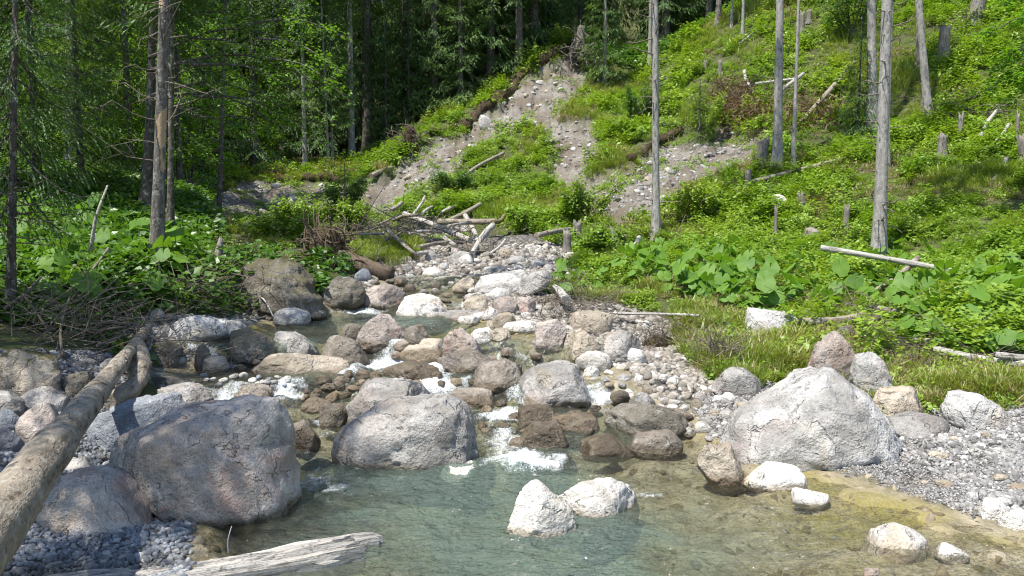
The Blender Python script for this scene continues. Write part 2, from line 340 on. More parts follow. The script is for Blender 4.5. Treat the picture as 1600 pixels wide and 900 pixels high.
cz((100, 870, 4.35), (0, 900, 4.2), (100, 700, 5.9), (30, 600, 6.8), (0, 520, 7.6), (200, 520, 9), (90, 480, 9.5), (243, 415, 11), (100, 420, 11.5), (0, 420, 10.5), (-200, 400, 10), (-200, 500, 8), (-150, 600, 6.5), (-150, 750, 4.8),
   (60, 330, 15.5), (60, 272, 20), (150, 277, 20), (250, 300, 20), (-150, 270, 17), (330, 330, 24), (300, 400, 13.5), (400, 400, 14.5), (400, 360, 20), (450, 385, 16.5), (550, 390, 16), (560, 340, 25), (480, 350, 23),
   (315, 318, 30), (430, 332, 30), (370, 287, 35), (420, 274, 37), (540, 285, 35), (560, 270, 38), (590, 292, 34), (470, 262, 41), (550, 250, 43), (400, 264, 43), (620, 240, 43), (300, 285, 38),
   (660, 217, 38.5), (720, 203, 39.5), (760, 168, 41.5), (830, 110, 44.5), (890, 78, 46.5), (666, 196, 42), (810, 98, 48), (760, 150, 46), (850, 85, 50),
   (660, 260, 34.5), (640, 330, 28), (720, 330, 27), (800, 340, 25), (700, 290, 31), (800, 270, 32), (870, 270, 31), (850, 190, 38), (780, 220, 36), (900, 340, 24), (950, 300, 26), (1000, 330, 23), (1100, 300, 23.5),
   (900, 150, 42), (940, 120, 45), (1000, 112, 46.5), (1000, 150, 41), (950, 220, 33.5), (1050, 230, 29.5), (1020, 250, 28), (1100, 200, 32), (1060, 130, 40), (1100, 100, 39.5), (1120, 30, 46), (1200, 200, 29), (1200, 100, 35), (1200, 0, 42.5), (1080, 60, 46),
   (1300, 200, 28), (1300, 100, 33), (1400, 0, 38), (1500, 0, 37), (1600, 0, 35), (1750, 0, 33), (1400, 200, 27), (1500, 200, 25.5), (1600, 200, 24), (1750, 200, 22), (1450, 300, 20), (1600, 300, 18.5), (1750, 320, 16), (1300, 300, 21), (1200, 350, 19.5),
   (1373, 410, 16), (1100, 400, 17), (1000, 420, 15), (900, 450, 13.4), (1200, 420, 15), (1300, 450, 13.2), (1500, 450, 12), (1600, 450, 11.3), (1600, 550, 8.6), (1450, 550, 9), (1250, 520, 10), (1150, 560, 9.1), (1050, 560, 9.2), (1000, 520, 10.6), (1200, 600, 8.1), (1100, 620, 7.85), (1300, 640, 7.35), (1500, 650, 7), (1600, 640, 6.9),
   (1600, 720, 5.85), (1500, 740, 5.75), (1700, 700, 6), (1750, 560, 8), (1750, 450, 10.5), (880, 400, 18), (800, 385, 20), (700, 380, 20.5), (620, 380, 20))
CP += [(-60, 60, 9), (-30, 62, 8), (0, 72, 15), (18, 72, 20), (30, 75, 28), (60, 60, 30), (60, 30, 22), (40, 18, 8.5), (48, 42, 21), (-60, 30, 7), (-40, 20, 5), (-25, 10, 3.6), (-14, 5, 2.2), (-9, 2, 1.6), (-5, 1, .8),
       (-60, 130, 34), (0, 130, 40), (70, 130, 55), (13, 4, .5), (20, 5, 1.6), (30, 8, 4), (8, 1, .2), (20, 1, 1.3), (-12, 30, 3.3), (-25, 30, 4.5), (-30, 45, 6.5), (0, 52, 9.5), (5, 55, 12.5), (12, 55, 13.8), (-10, 55, 7.5)]
CP = np.array(CP)
def _U(r2): return 0.5*r2*np.log(r2+1e-9)
_cx = CP[:, :2]/10.0; n_ = len(CP)
_K = _U(((_cx[:, None]-_cx[None])**2).sum(-1))+np.eye(n_)*0.004
_Pm = np.hstack([np.ones((n_, 1)), _cx]); _A = np.block([[_K, _Pm], [_Pm.T, np.zeros((3, 3))]])
_w = np.linalg.solve(_A, np.concatenate([CP[:, 2], np.zeros(3)]))
def tps(x, y):
    q = np.stack([x.ravel(), y.ravel()], 1)/10.0; out = np.empty(len(q))
    for s in range(0, len(q), 20000):
        b = q[s:s+20000]; r2 = ((b[:, None]-_cx[None])**2).sum(-1)
        out[s:s+20000] = _U(r2)@_w[:n_]+_w[n_]+b@_w[n_+1:]
    return out.reshape(x.shape)
# grid lines: fine near the stream, coarse far away
gy = [1.0]
while gy[-1] < 135: gy.append(gy[-1]+max(0.055, 0.0105*gy[-1]))
gx = [0.0]
while gx[-1] < 75: gx.append(gx[-1]+max(0.055, 0.02*abs(gx[-1])))
gx = np.array([-a for a in gx[:0:-1]]+gx); gy = np.array(gy)
GX, GY = np.meshgrid(gx, gy)
B = tps(GX, GY)
B = B+0.10*fbm2(GX*0.5, GY*0.5, 4, 3)*ss(8, 25, GY)+0.05*fbm2(GX*1.7, GY*1.7, 3, 9)
WL = wlev(GX, GY)
XL = np.interp(GY, _sy, _sl)+0.12*fbm2(GY*1.5, GY*0+3, 3, 21); XR = np.interp(GY, _sy, _sr)+0.12*fbm2(GY*1.5, GY*0+9, 3, 22)
ed = np.minimum(GX-XL, XR-GX)             # inside the stream: positive
dep = np.interp(GY, [0, 4, 5.2, 6.2, 7.2, 8.2, 9.2, 10.5, 11.5, 13, 16, 30], [.4, .42, .46, .42, .25, .2, .22, .34, .3, .16, .1, .05])
side = np.clip((GX-XL)/np.maximum(XR-XL, .1), 0, 1)
dep = dep*(0.35+0.65*np.sin(np.pi*np.clip(side*1.15-0.02, 0, 1))**0.7)*np.where(GY < 6.5, 1-0.72*ss(.42, .85, side), 1)
dep = dep*(1+0.35*fbm2(GX*0.9, GY*0.9, 3, 5))+0.06*fbm2(GX*3.5, GY*3.5, 3, 6)
chan = WL+0.02-dep*ss(0, 0.6, ed)
bank = WL+0.04+(B-WL-0.04)*ss(0, 1.1, -ed)
fade = ss(22, 28, GY)
Z = np.where(ed > 0, chan, bank)*(1-fade)+B*fade
# ground kinds, outlined in the picture and laid on the terrain they cover
pu, pv = proj(GX, GY, Z)
pu = pu+9*fbm2(GX*1.1, GY*1.1, 3, 31); pv = pv+6*fbm2(GX*1.1, GY*1.1, 3, 32)
SCREE = [[(550, 308), (595, 280), (650, 226), (690, 214), (722, 205), (760, 170), (830, 110), (892, 80), (915, 120), (892, 168), (860, 188), (800, 200), (758, 222), (705, 250), (655, 282), (625, 320), (600, 340), (568, 332)],
         [(700, 240), (738, 225), (695, 278), (660, 312), (640, 305)],
         [(848, 192), (928, 182), (940, 238), (910, 270), (890, 305), (856, 285), (860, 235)],
         [(885, 286), (950, 262), (1020, 232), (1058, 200), (1095, 180), (1142, 196), (1208, 202), (1192, 238), (1125, 270), (1066, 290), (1038, 335), (960, 350), (895, 332)],
         [(300, 330), (335, 288), (400, 276), (460, 284), (560, 280), (590, 296), (500, 325), (395, 345), (320, 352)],
         [(655, 335), (740, 338), (730, 368), (645, 372)]]
GRAV = [[(1085, 615), (1130, 590), (1250, 600), (1400, 632), (1600, 618), (1900, 640), (1900, 900), (1600, 850), (1500, 800), (1370, 755), (1240, 722), (1080, 700)],
        [(-300, 560), (90, 545), (200, 555), (200, 720), (330, 760), (330, 960), (-300, 960)],
        [(620, 385), (890, 378), (905, 430), (835, 452), (880, 470), (970, 480), (1050, 502), (1062, 560), (1120, 600), (1100, 620), (900, 640), (740, 470), (560, 480), (580, 420)],
        [(210, 495), (400, 490), (400, 545), (210, 560)], [(985, 505), (1060, 525), (1080, 600), (1000, 600)]]
def mask(polys): 
    m = np.zeros(GX.shape)
    for p in polys: m[inpoly(pu, pv, p)] = 1
    k = m.copy()
    for _ in range(2):
        k[1:-1, 1:-1] = (k[1:-1, 1:-1]*2+k[:-2, 1:-1]+k[2:, 1:-1]+k[1:-1, :-2]+k[1:-1, 2:])/6
    return k
scree = mask(SCREE)*(GY > 20); grav = mask(GRAV)*(GY < 25)
grav = np.maximum(grav, ss(-0.5, -0.05, ed)*(GY < 22))
bedm = ss(-0.12, 0.1, ed)*(GY < 14)
# slide scars: stony relief; turf lip stands a little above the scar
Z = Z+scree*(-0.4+0.25*fbm2(GX*1.1, GY*1.1, 4, 41)+0.16*fbm2(GX*3.2, GY*.8, 3, 43))+grav*(ed < 0)*0.03*fbm2(GX*3, GY*3, 3, 42)
Z[GY < 1.5] = np.minimum(Z[GY < 1.5], 0.3)
ny, nx = Z.shape
idx = np.arange(ny*nx).reshape(ny, nx)
F = np.stack([idx[:-1, :-1], idx[:-1, 1:], idx[1:, 1:], idx[1:, :-1]], -1).reshape(-1, 4)
me = mesh_np('ground', np.stack([GX, GY, Z], -1).reshape(-1, 3), F)
attr(me, 'scree', scree); attr(me, 'gravel', grav); attr(me, 'bed', bedm)
tag(link('ground', me, M['ground']), 'green and stony valley floor and slope the stream cuts through', 'ground', kind='structure')
def bil(A, x, y):
    x = np.clip(np.asarray(x, float), gx[0], gx[-1]-1e-6); y = np.clip(np.asarray(y, float), gy[0], gy[-1]-1e-6)
    i = np.clip(np.searchsorted(gx, x)-1, 0, nx-2); j = np.clip(np.searchsorted(gy, y)-1, 0, ny-2)
    fx = (x-gx[i])/(gx[i+1]-gx[i]); fy = (y-gy[j])/(gy[j+1]-gy[j])
    return A[j, i]*(1-fx)*(1-fy)+A[j, i+1]*fx*(1-fy)+A[j+1, i]*(1-fx)*fy+A[j+1, i+1]*fx*fy
SURF = np.where((ed > -0.05) & (GY < 14.2), np.maximum(Z, WL), Z)
def gz(x, y): return bil(Z, x, y)
_YS = np.geomspace(2.0, 134, 1600)
def hit(u, v, S_=None):
    dx, dz = ray(u, v); z = CAMH+dz*_YS; h = bil(SURF if S_ is None else S_, dx*_YS, _YS); b = np.nonzero(z <= h)[0]
    if len(b) == 0: return P(u, v, 60)
    i = b[0]
    if i == 0: return P(u, v, _YS[0])
    a0, a1 = z[i-1]-h[i-1], z[i]-h[i]; t = a0/(a0-a1+1e-12); Y = _YS[i-1]+t*(_YS[i]-_YS[i-1])
    return P(u, v, Y)
# ================================================================== WATER
wx = np.arange(-6.5, 9.0, 0.034); wy = [2.0]
while wy[-1] < 14.4: wy.append(wy[-1]+max(0.024, 0.0042*wy[-1]))
wy = np.array(wy); WX, WY = np.meshgrid(wx, wy)
wz = wlev(WX, WY); tz = bil(Z, WX, WY)
FOAM = [(282, 568, 50, 9, 1.0), (360, 634, 34, 9, .9), (490, 655, 26, 8, .6), (480, 700, 50, 18, .55), (500, 755, 60, 28, .55), (560, 572, 32, 12, .95), (640, 572, 70, 9, .8), (690, 598, 60, 12, .9), (760, 606, 40, 10, .6),
        (770, 650, 40, 16, .8), (790, 690, 55, 22, .8), (840, 715, 60, 18, .85), (890, 700, 50, 18, .6), (905, 640, 60, 12, .5), (1000, 770, 60, 12, .5), (600, 760, 140, 26, .12), (700, 735, 50, 6, .3), (560, 730, 50, 6, .5),
        (680, 545, 40, 8, .6), (800, 560, 60, 10, .4), (560, 486, 45, 5, .6), (950, 620, 40, 8, .5), (700, 450, 22, 5, .9), (860, 760, 130, 20, .18), (450, 620, 40, 7, .35), (730, 640, 30, 10, .6), (1060, 755, 60, 8, .3), (330, 560, 20, 12, .6)]
fu, fv = proj(WX, WY, wz)
foam = np.zeros(WX.shape)
for u, v, a, b, s in FOAM:
    q = ((fu-u)/a)**2+((fv-v)/b)**2; foam = np.maximum(foam, s*np.exp(-q*0.9))
slope = np.abs(np.gradient(wz, axis=0)/np.gradient(WY, axis=0))
foam = np.clip(foam*(.75+.5*fbm2(WX*3, WY*1.5, 3, 55))+0.55*ss(0.12, 0.5, slope)*np.clip(0.35+fbm2(WX*1.6, WY*1.6, 3, 51), 0, 1), 0, 1)
foam = np.clip(foam+.55*ss(6.9, 7.4, WY)*ss(9.6, 9.1, WY)*np.clip(fbm2(WX*2.6, WY*1.1, 4, 57)-.05, 0, 1)+.3*ss(5.2, 6.2, WY)*ss(7.6, 7, WY)*ss(-2.2, -.3, WX)*ss(2.6, 1.2, WX)*np.clip(fbm2(WX*3, WY*1.3, 4, 58)+.1, 0, 1), 0, 1)
turb = 0.012+0.05*foam
wz = wz+turb*fbm2(WX*4.5, WY*6, 4, 52)+0.007*fbm2(WX*1.6, WY*3.2, 3, 53)+0.007*fbm2(WX*3+WY*1.2, WY*9, 3, 54)
depth = np.clip(wz-tz, 0, 1.2)
keep = (wz > tz-0.06)
idx = np.arange(WX.size).reshape(WX.shape)
F = np.stack([idx[:-1, :-1], idx[:-1, 1:], idx[1:, 1:], idx[1:, :-1]], -1).reshape(-1, 4)
XLw = np.interp(WY, _sy, _sl)-0.5; XRw = np.interp(WY, _sy, _sr)+0.5
kv = (keep & (WX > XLw) & (WX < XRw)).ravel(); F = F[kv[F].all(1)]
used = np.zeros(WX.size, bool); used[F.ravel()] = True; rem = np.cumsum(used)-1
me = mesh_np('stream', np.stack([WX, WY, wz], -1).reshape(-1, 3)[used], rem[F])
attr(me, 'foam', foam.ravel()[used]); attr(me, 'depth', depth.ravel()[used])
tag(link('stream_water', me, M['water']), 'clear greenish mountain stream with white riffles between the boulders', 'stream', kind='structure')
# ================================================================== BOULDERS
_ico = {}
def ico(n):
    if n not in _ico:
        bm = bmesh.new(); bmesh.ops.create_icosphere(bm, subdivisions=n, radius=1); bm.verts.ensure_lookup_table()
        _ico[n] = (np.array([v.co[:] for v in bm.verts]), np.array([[v.index for v in f.verts] for f in bm.faces])); bm.free()
    return _ico[n]
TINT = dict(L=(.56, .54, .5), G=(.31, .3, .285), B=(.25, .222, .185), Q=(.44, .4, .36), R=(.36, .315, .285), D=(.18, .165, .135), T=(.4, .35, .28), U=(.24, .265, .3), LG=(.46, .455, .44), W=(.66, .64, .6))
def rockshape(V, rng, seed, facets=7, cut=0.13, n1=0.07, n2=0.022, strata=0.0):
    V = V.copy()
    for _ in range(facets+5):
        n = rng.normal(size=3); n[2] = abs(n[2])*0.8; n /= np.linalg.norm(n)
        d = V@n; c0 = d.max()*(1-cut*rng.uniform(.3, 1.4)); V -= np.outer(np.maximum(d-c0, 0)*0.98, n)
    V = V*(1+n1*fbm(V*1.5+seed*7.7, 3, seed))[:, None]
    if n2:
        rd = np.abs(fbm(V*2.6+seed*1.7, 4, seed+9)); q = fbm(V*6+seed*3.1, 4, seed+5, .6)
        V = V*(1+n2*q-n2*2.2*np.maximum(0, 0.22-rd)/.22)[:, None]
    if strata: V = V*(1+strata*np.tanh(3*np.sin(V[:, 2]*16+V[:, 0]*3+2*fbm(V*2, 2, seed))))[:, None]
    return V
def boulder(label, out, tint='G', depthf=0.75, sub=4, wet=None, moss=0.0, name='boulder', cat='boulder', seed=None, strata=0.0, base=None, lean=0.22, group=None, tz_=None, cut=0.21):
    """out: bbox (u0,v0,u1,v1) or an outline as seen in the picture; the stone stands where its foot meets the ground."""
    if isinstance(out[0], tuple): poly = np.array(out, float)
    else: poly = None; u0, v0, u1, v1 = out
    if poly is not None: u0, v0 = poly.min(0); u1, v1 = poly.max(0)
    seed = seed if seed is not None else int(u0*7+v0*13) % 9973; rng = np.random.default_rng(seed)
    foot = hit((u0+u1)/2, base if base else v1)
    w = (u1-u0)/FPX*foot[1]; dp = depthf*w*0.5; Yc = foot[1]+dp*0.8
    if poly is not None:
        q = np.array([P(u, v, Yc) for u, v in np.vstack([poly, poly[:1]])])[:, [0, 2]]
        q[:, 1] -= np.where(q[:, 1] < (q[:, 1].min()*0.7+q[:, 1].max()*0.3), 0.06*w+0.05, 0)
    else:
        a, b = P(u0, v0, Yc), P(u1, v1, Yc); cx, cz_ = (a[0]+b[0])/2, (a[2]+b[2])/2; rx, rz_ = (b[0]-a[0])/2, (a[2]-b[2])/2
        th = np.linspace(0, 2*math.pi, 72); e = rng.uniform(.62, .9)
        sk_ = rng.uniform(-.25, .25)
        X = np.sign(np.cos(th))*np.abs(np.cos(th))**e; Zz = np.sign(np.sin(th))*np.abs(np.sin(th))**e
        X = X+sk_*Zz*(1-np.abs(X))
        nz_ = 1+0.09*fbm(np.stack([np.cos(th)*1.3, np.sin(th)*1.3, np.full(72, seed*.37)], 1), 3, seed)
        Zz = np.where(Zz < 0, Zz*1.25-0.1, Zz)
        q = np.stack([cx+X*rx*nz_, cz_+Zz*rz_*nz_], 1)
    qq = []
    for i in range(len(q)-1):
        for t in np.linspace(0, 1, 6)[:-1]: qq.append(q[i]*(1-t)+q[i+1]*t)
    qq = np.array(qq); ctr = (qq.min(0)+qq.max(0))/2
    ang = np.arctan2(qq[:, 1]-ctr[1], qq[:, 0]-ctr[0]); rad = np.hypot(qq[:, 0]-ctr[0], qq[:, 1]-ctr[1]); o = np.argsort(ang)
    V, Fc = ico(sub); th = np.arctan2(V[:, 2], V[:, 0]); s = np.hypot(V[:, 0], V[:, 2])
    Rr = np.interp(th, np.concatenate([ang[o]-2*math.pi, ang[o], ang[o]+2*math.pi]), np.tile(rad[o], 3))
    tt = np.linspace(-math.pi, math.pi, 181); Rs = np.interp(tt, np.concatenate([ang[o]-2*math.pi, ang[o], ang[o]+2*math.pi]), np.tile(rad[o], 3))
    Rs = (np.roll(Rs, 1)+Rs*2+np.roll(Rs, -1))/4; Rr = np.interp(th, tt, Rs)
    sk2 = s**0.8; sc = float(np.mean(Rs))
    loc = np.array([ctr[0], Yc, ctr[1]])
    Vl = np.stack([np.cos(th)*Rr*sk2, np.sign(V[:, 1])*np.abs(V[:, 1])**0.85*dp, np.sin(th)*Rr*sk2], 1)
    Vl[:, 1] += Vl[:, 2]*lean*min(1.5, dp/max(sc, .01))
    g = Vl/sc
    lo, hi = g.min(0), g.max(0); g = rockshape(g, rng, seed, 6, cut*1.15, 0.055, 0.03, strata); l2, h2 = g.min(0), g.max(0); g = (g-l2)/(h2-l2)*(hi-lo)+lo
    Vl = g*sc
    # keep the foot in the ground
    me = mesh_np('boulder', Vl, Fc)
    ob = link(name, me, M['rock'], None, tuple(loc))
    t = np.array(TINT[tint])*rng.uniform(.9, 1.1); ob.color = (*t, 1)
    ob['wet_z'] = float(wet if wet is not None else -9.0); ob['moss'] = float(moss); ob['red'] = .7 if tint in 'RQ' else .15
    tag(ob, label, cat, group)
    return ob
def WZ(u, v): 
    p = hit(u, v); return float(wlev(p[0], p[1]))
def wb(label, out, tint, dz=0.05, **k):   # a boulder standing in the water: stained foot
    arr = np.array(out, float).reshape(-1, 2); vm = arr[:, 1].max(); um = (arr[:, 0].min()+arr[:, 0].max())/2
    return boulder(label, out, tint, wet=WZ(um, vm)+dz, **k)
wb('huge reddish grey speckled boulder with ochre stain, beside the tilted log', [(185, 715), (198, 682), (240, 655), (330, 640), (400, 626), (432, 620), (446, 650), (452, 690), (470, 745), (465, 775), (430, 800), (370, 814), (310, 803), (270, 775), (215, 748)], 'Q', .04, sub=5, depthf=.8, cut=.08)
boulder('smooth grey pink-tinged boulder sitting on the blue grey gravel', [(48, 818), (65, 775), (100, 745), (150, 735), (185, 745), (220, 775), (248, 808), (240, 826), (150, 832), (60, 828)], 'Q', sub=5, cut=.06, depthf=.7)
boulder('bluish grey boulder under the tilted log, behind the huge reddish one', [(134, 690), (150, 650), (190, 632), (262, 622), (290, 642), (285, 690), (240, 715), (150, 715)], 'U', sub=5, depthf=.8)
wb('large grey block boulder with dark hole, mid-stream', [(520, 705), (528, 672), (568, 646), (620, 628), (700, 616), (738, 626), (748, 660), (751, 715), (735, 730), (600, 730), (540, 722)], 'G', .03, sub=5, depthf=.7, cut=.07)
wb('rough dark grey boulder leaning behind the block with the hole', [(542, 640), (555, 605), (590, 590), (640, 592), (672, 608), (676, 650), (640, 668), (560, 670)], 'G', .02, sub=5, depthf=.6)
wb('pointed bright white boulder standing in the front pool', [(792, 805), (796, 780), (808, 764), (828, 751), (842, 755), (862, 776), (888, 790), (906, 808), (905, 828), (850, 838), (795, 828)], 'W', .03, sub=5, moss=.2, lean=.1)
wb('rounded white boulder right behind the pointed white one', [(870, 776), (900, 751), (950, 745), (985, 765), (1004, 795), (985, 806), (890, 804)], 'W', .03, sub=5)
boulder('largest boulder, pale grey triangle on the gravel bar', [(1118, 692), (1160, 650), (1230, 605), (1275, 577), (1308, 579), (1340, 610), (1375, 650), (1408, 692), (1395, 712), (1300, 724), (1230, 730), (1170, 712)], 'LG', sub=5, depthf=.65, cut=.06, lean=.3)
wb('blocky white and brown stone at the tip of the triangular boulder', [(1086, 705), (1100, 692), (1140, 690), (1158, 705), (1166, 742), (1150, 757), (1115, 750), (1092, 730)], 'T', .05, sub=5)
wb('low white stone in the shallows below the triangular boulder', (1163, 724, 1254, 764), 'W', .02)
wb('small white stone alone in the shallow brown water', (1236, 764, 1294, 788), 'W', .0)
boulder('upright brownish wedge boulder behind the triangular boulder', [(1256, 610), (1268, 545), (1285, 515), (1330, 537), (1350, 562), (1352, 612)], 'R', sub=5, depthf=.7)
boulder('upright pale cracked stone between wedge and tan boulders', [(1327, 600), (1334, 560), (1362, 549), (1382, 565), (1394, 605), (1380, 626), (1335, 622)], 'LG', sub=5)
boulder('tan angular boulder on the gravel beside the upright pale stone', [(1358, 630), (1375, 610), (1420, 603), (1448, 612), (1440, 640), (1410, 655), (1370, 648)], 'T', sub=5)
boulder('flat dark grey slab lying in front of the tan boulder', (1387, 646, 1481, 681), 'G')
boulder('smooth pale grey boulder at the grass edge of the gravel bar', [(1474, 640), (1495, 613), (1525, 612), (1560, 632), (1582, 660), (1570, 672), (1490, 672)], 'LG', sub=5, cut=.06)
boulder('pale lichen-spotted boulder in the grass beside cut logs', [(1158, 505), (1170, 485), (1215, 482), (1240, 492), (1254, 518), (1240, 526), (1170, 525)], 'LG', sub=5)
boulder('grey rounded stone at the foot of the grassy hummock', (1113, 574, 1191, 618), 'G')
boulder('grey round boulder with shadowed foot beside the stick heap', [(938, 540), (945, 522), (975, 516), (998, 522), (1004, 550), (985, 563), (950, 562)], 'G', sub=5)
boulder('smooth pale beige boulder next to the grey round one', [(872, 548), (885, 522), (905, 512), (930, 522), (939, 545), (925, 560), (885, 562)], 'T', sub=5)
boulder('tan round boulder tucked under the brushwood', (890, 484, 957, 522), 'T', cut=.06)
boulder('reddish brown grey flat-faced boulder at the still water edge', [(834, 530), (845, 502), (870, 497), (886, 515), (878, 540), (850, 542)], 'R', sub=5)
boulder('oval whitish stone in front of the beige boulder', (897, 547, 956, 578), 'L', cut=.05)
wb('dark layered rock ledge reaching into the rapids', [(944, 665), (950, 640), (985, 630), (1030, 635), (1090, 655), (1085, 672), (1000, 682), (955, 678)], 'D', .03, sub=5, strata=.03, depthf=.5)
wb('brown angular wet slab in front of the layered ledge', (978, 672, 1068, 710), 'B', .06)
wb('flat wet ochre slab barely above the water', (905, 680, 990, 714), 'B', .2)
wb('broad dark grey boulder with speckled back in the rapids', [(804, 612), (815, 585), (845, 572), (880, 566), (915, 575), (933, 600), (928, 622), (870, 632), (815, 630)], 'G', .03, sub=5)
wb('long brown rounded boulder beside the speckled dark one', [(735, 590), (750, 568), (785, 560), (812, 565), (822, 585), (800, 600), (760, 608), (738, 604)], 'B', .05, sub=5)
wb('angular grey boulder with cracked faces, upstream of the brown one', [(690, 560), (694, 525), (712, 511), (735, 520), (755, 548), (740, 578), (705, 580)], 'R', .02, sub=5, cut=.2)
wb('ochre wet boulder leaning against the cracked grey one', (712, 546, 770, 583), 'B', .05)
wb('big brownish grey flat-topped boulder in the upper pool', [(557, 530), (565, 503), (590, 490), (622, 492), (634, 510), (630, 538), (590, 542), (560, 540)], 'R', .05, sub=5, cut=.2)
wb('small dark brown wedge stone right of the flat-topped boulder', (630, 508, 672, 541), 'B', .03)
wb('tan wet rock with water sliding over, below the wedge stone', (608, 530, 702, 562), 'T', .12, depthf=.5)
wb('flat brown rock awash between two white riffles', (600, 566, 692, 590), 'B', .2)
wb('small dark wet stone left of the flat-topped boulder', (533, 505, 572, 535), 'D', .03)
wb('dark brown cracked boulder at the end of the boulder bar', [(498, 555), (505, 532), (530, 524), (560, 535), (578, 558), (565, 572), (520, 570)], 'B', .06, sub=5, cut=.18)
wb('smooth oval grey boulder lying aslant on the boulder bar', [(427, 530), (432, 518), (455, 519), (490, 532), (503, 550), (485, 558), (445, 552)], 'G', .0, sub=5)
wb('dark grey humped boulder at the head of the boulder bar', [(347, 545), (360, 522), (390, 514), (418, 524), (432, 548), (410, 564), (360, 564)], 'D', .0, sub=5, moss=.3)
wb('long flat pale slab in front of the boulder bar', [(385, 570), (395, 556), (455, 553), (520, 560), (555, 574), (530, 583), (430, 583)], 'T', .0, sub=5, depthf=.35)
wb('bright white half-round boulder in the calm upper pool', [(617, 488), (630, 465), (655, 459), (685, 465), (706, 488), (690, 495), (635, 494)], 'W', .02, sub=5, cut=.05)
wb('low grey shelf of stone beside the white half-round boulder', (690, 484, 756, 499), 'G', .0)
wb('huge dark craggy boulder topped with yellow moss, by the root plate', [(362, 485), (370, 436), (400, 408), (442, 402), (474, 416), (504, 452), (516, 490), (480, 502), (400, 502)], 'D', .05, sub=5, strata=.04, moss=.6, cut=.2)
wb('pale rounded stone at the foot of the craggy mossy boulder', (426, 482, 484, 508), 'LG', .0, cut=.05)
wb('dark rock beneath the overturned root plate', (498, 432, 572, 480), 'D', .03, sub=5)
wb('brownish grey boulder below the overturned trunk', (568, 444, 637, 482), 'R', .04, sub=5)
wb('long pale boulder with hollow dark underside upstream', [(740, 448), (750, 432), (790, 421), (825, 424), (832, 440), (800, 455), (750, 458)], 'LG', -.02, sub=5)
boulder('tilted flat dark slab against the green bank', [(802, 458), (815, 432), (850, 422), (866, 428), (850, 450), (810, 464)], 'G', sub=5, depthf=.5)
wb('pale rock with round dark hollow beside the long pale boulder', (706, 434, 744, 456), 'T', -.02)
boulder('light grey stone below the tilted dark slab', (760, 450, 802, 468), 'LG')
boulder('grey brown oblong boulder in the pale boulder field', (724, 462, 766, 486), 'T')
boulder('pinkish tall block in the pale boulder field', (765, 463, 812, 492), 'R', sub=5)
boulder('knobbly pale stone at the boulder field waterside', (752, 480, 778, 500), 'L')
boulder('beige slanting stone in front of the pinkish block', (770, 488, 806, 514), 'T')
boulder('double brown stone at the foot of the green bank', (803, 464, 836, 488), 'R')
boulder('pale slanting flat stone above the still side pool', (786, 500, 846, 520), 'L')
boulder('white oval stone with ochre edge beside the side pool', (735, 512, 775, 536), 'L')
boulder('ochre edged angular stone touching the white oval', (766, 512, 798, 532), 'T')
wb('flat pale stone lying on the right riverside edge', (715, 494, 751, 505), 'L', .0)
wb('speckled grey boulder behind the huge reddish one, at the small fall', [(236, 628), (250, 608), (290, 600), (330, 606), (336, 632), (310, 645), (250, 645)], 'G', .02, sub=5)
boulder('long pale shelf rock below the bleached roots', [(235, 520), (258, 498), (300, 492), (378, 505), (382, 518), (300, 530), (240, 532)], 'LG', sub=5, depthf=.4)
wb('brown mossy-topped block left of the little white fall', [(228, 560), (232, 538), (262, 533), (282, 545), (280, 568), (250, 574)], 'B', .05, sub=5, moss=.4)
wb('narrow brown standing stone splitting the little white fall', (303, 536, 330, 577), 'B', .05, sub=4)
wb('pale brown stone below the dark humped boulder', (316, 555, 362, 580), 'T', .0)
wb('brown stone in the shallows above the small fall', (368, 600, 424, 628), 'B', .05)
wb('dark stone with clinging twig, left of the block with the hole', (496, 632, 544, 668), 'D', .02)
wb('wet brown rock in the gap between the two largest boulders', (448, 655, 500, 706), 'B', .2)
wb('small wet brown stone above the gap of the two largest boulders', (468, 622, 518, 642), 'B', .2)
wb('low brown rock in the whitewater below the speckled dark boulder', (802, 634, 870, 664), 'B', .2)
wb('reddish brown wet rock in the main white rapid', (798, 661, 888, 702), 'B', .2, sub=5)
wb('flat wet rock right of the main white rapid', (868, 644, 938, 672), 'B', .2)
wb('submerged-edged brown cap behind the block with the hole', (698, 608, 774, 634), 'B', .08)
boulder('pale broken boulder with dark moss cap at the left bank', [(-10, 610), (0, 552), (40, 541), (75, 555), (100, 582), (98, 610), (60, 622)], 'T', sub=5, moss=.9)
boulder('reddish brown rounded stone in front of the moss-capped boulder', [(5, 608), (18, 575), (45, 565), (72, 585), (76, 608), (50, 618), (15, 618)], 'R', sub=5)
boulder('dark pointed stone left of the tilted log', (95, 580, 152, 622), 'D', sub=5)
boulder('grey round stone at the left bank with dark hollow', (-30, 612, 40, 650), 'G')
boulder('long smooth grey stone beside the tilted log', (24, 606, 104, 646), 'G')
boulder('dull red flat stone under the tilted log', (26, 628, 95, 694), 'R')
boulder('bluish small stone, lowest at the left bank', (-25, 640, 32, 672), 'U')
boulder('violet grey stone below the bluish one', (-20, 668, 36, 708), 'U')
boulder('small pale angular stone between tilted log and smooth boulder', (100, 714, 150, 744), 'LG')
boulder('blue grey stone wedged behind the smooth pink-tinged boulder', (165, 730, 226, 770), 'U')
boulder('small olive grey cobble at the huge reddish boulder foot', (217, 757, 259, 798), 'G', cut=.05)
wb('half-drowned pale brown boulder at the front right', [(1342, 852), (1368, 836), (1410, 824), (1438, 836), (1450, 852), (1420, 860), (1360, 862)], 'L', .02, sub=5, lean=.3, depthf=.8, cut=.08)
wb('small flat pale stone right of the half-drowned boulder', (1458, 852, 1512, 872), 'L', .0)
wb('tiny pink stone at the bottom picture edge', (1348, 888, 1376, 904), 'R', .0)
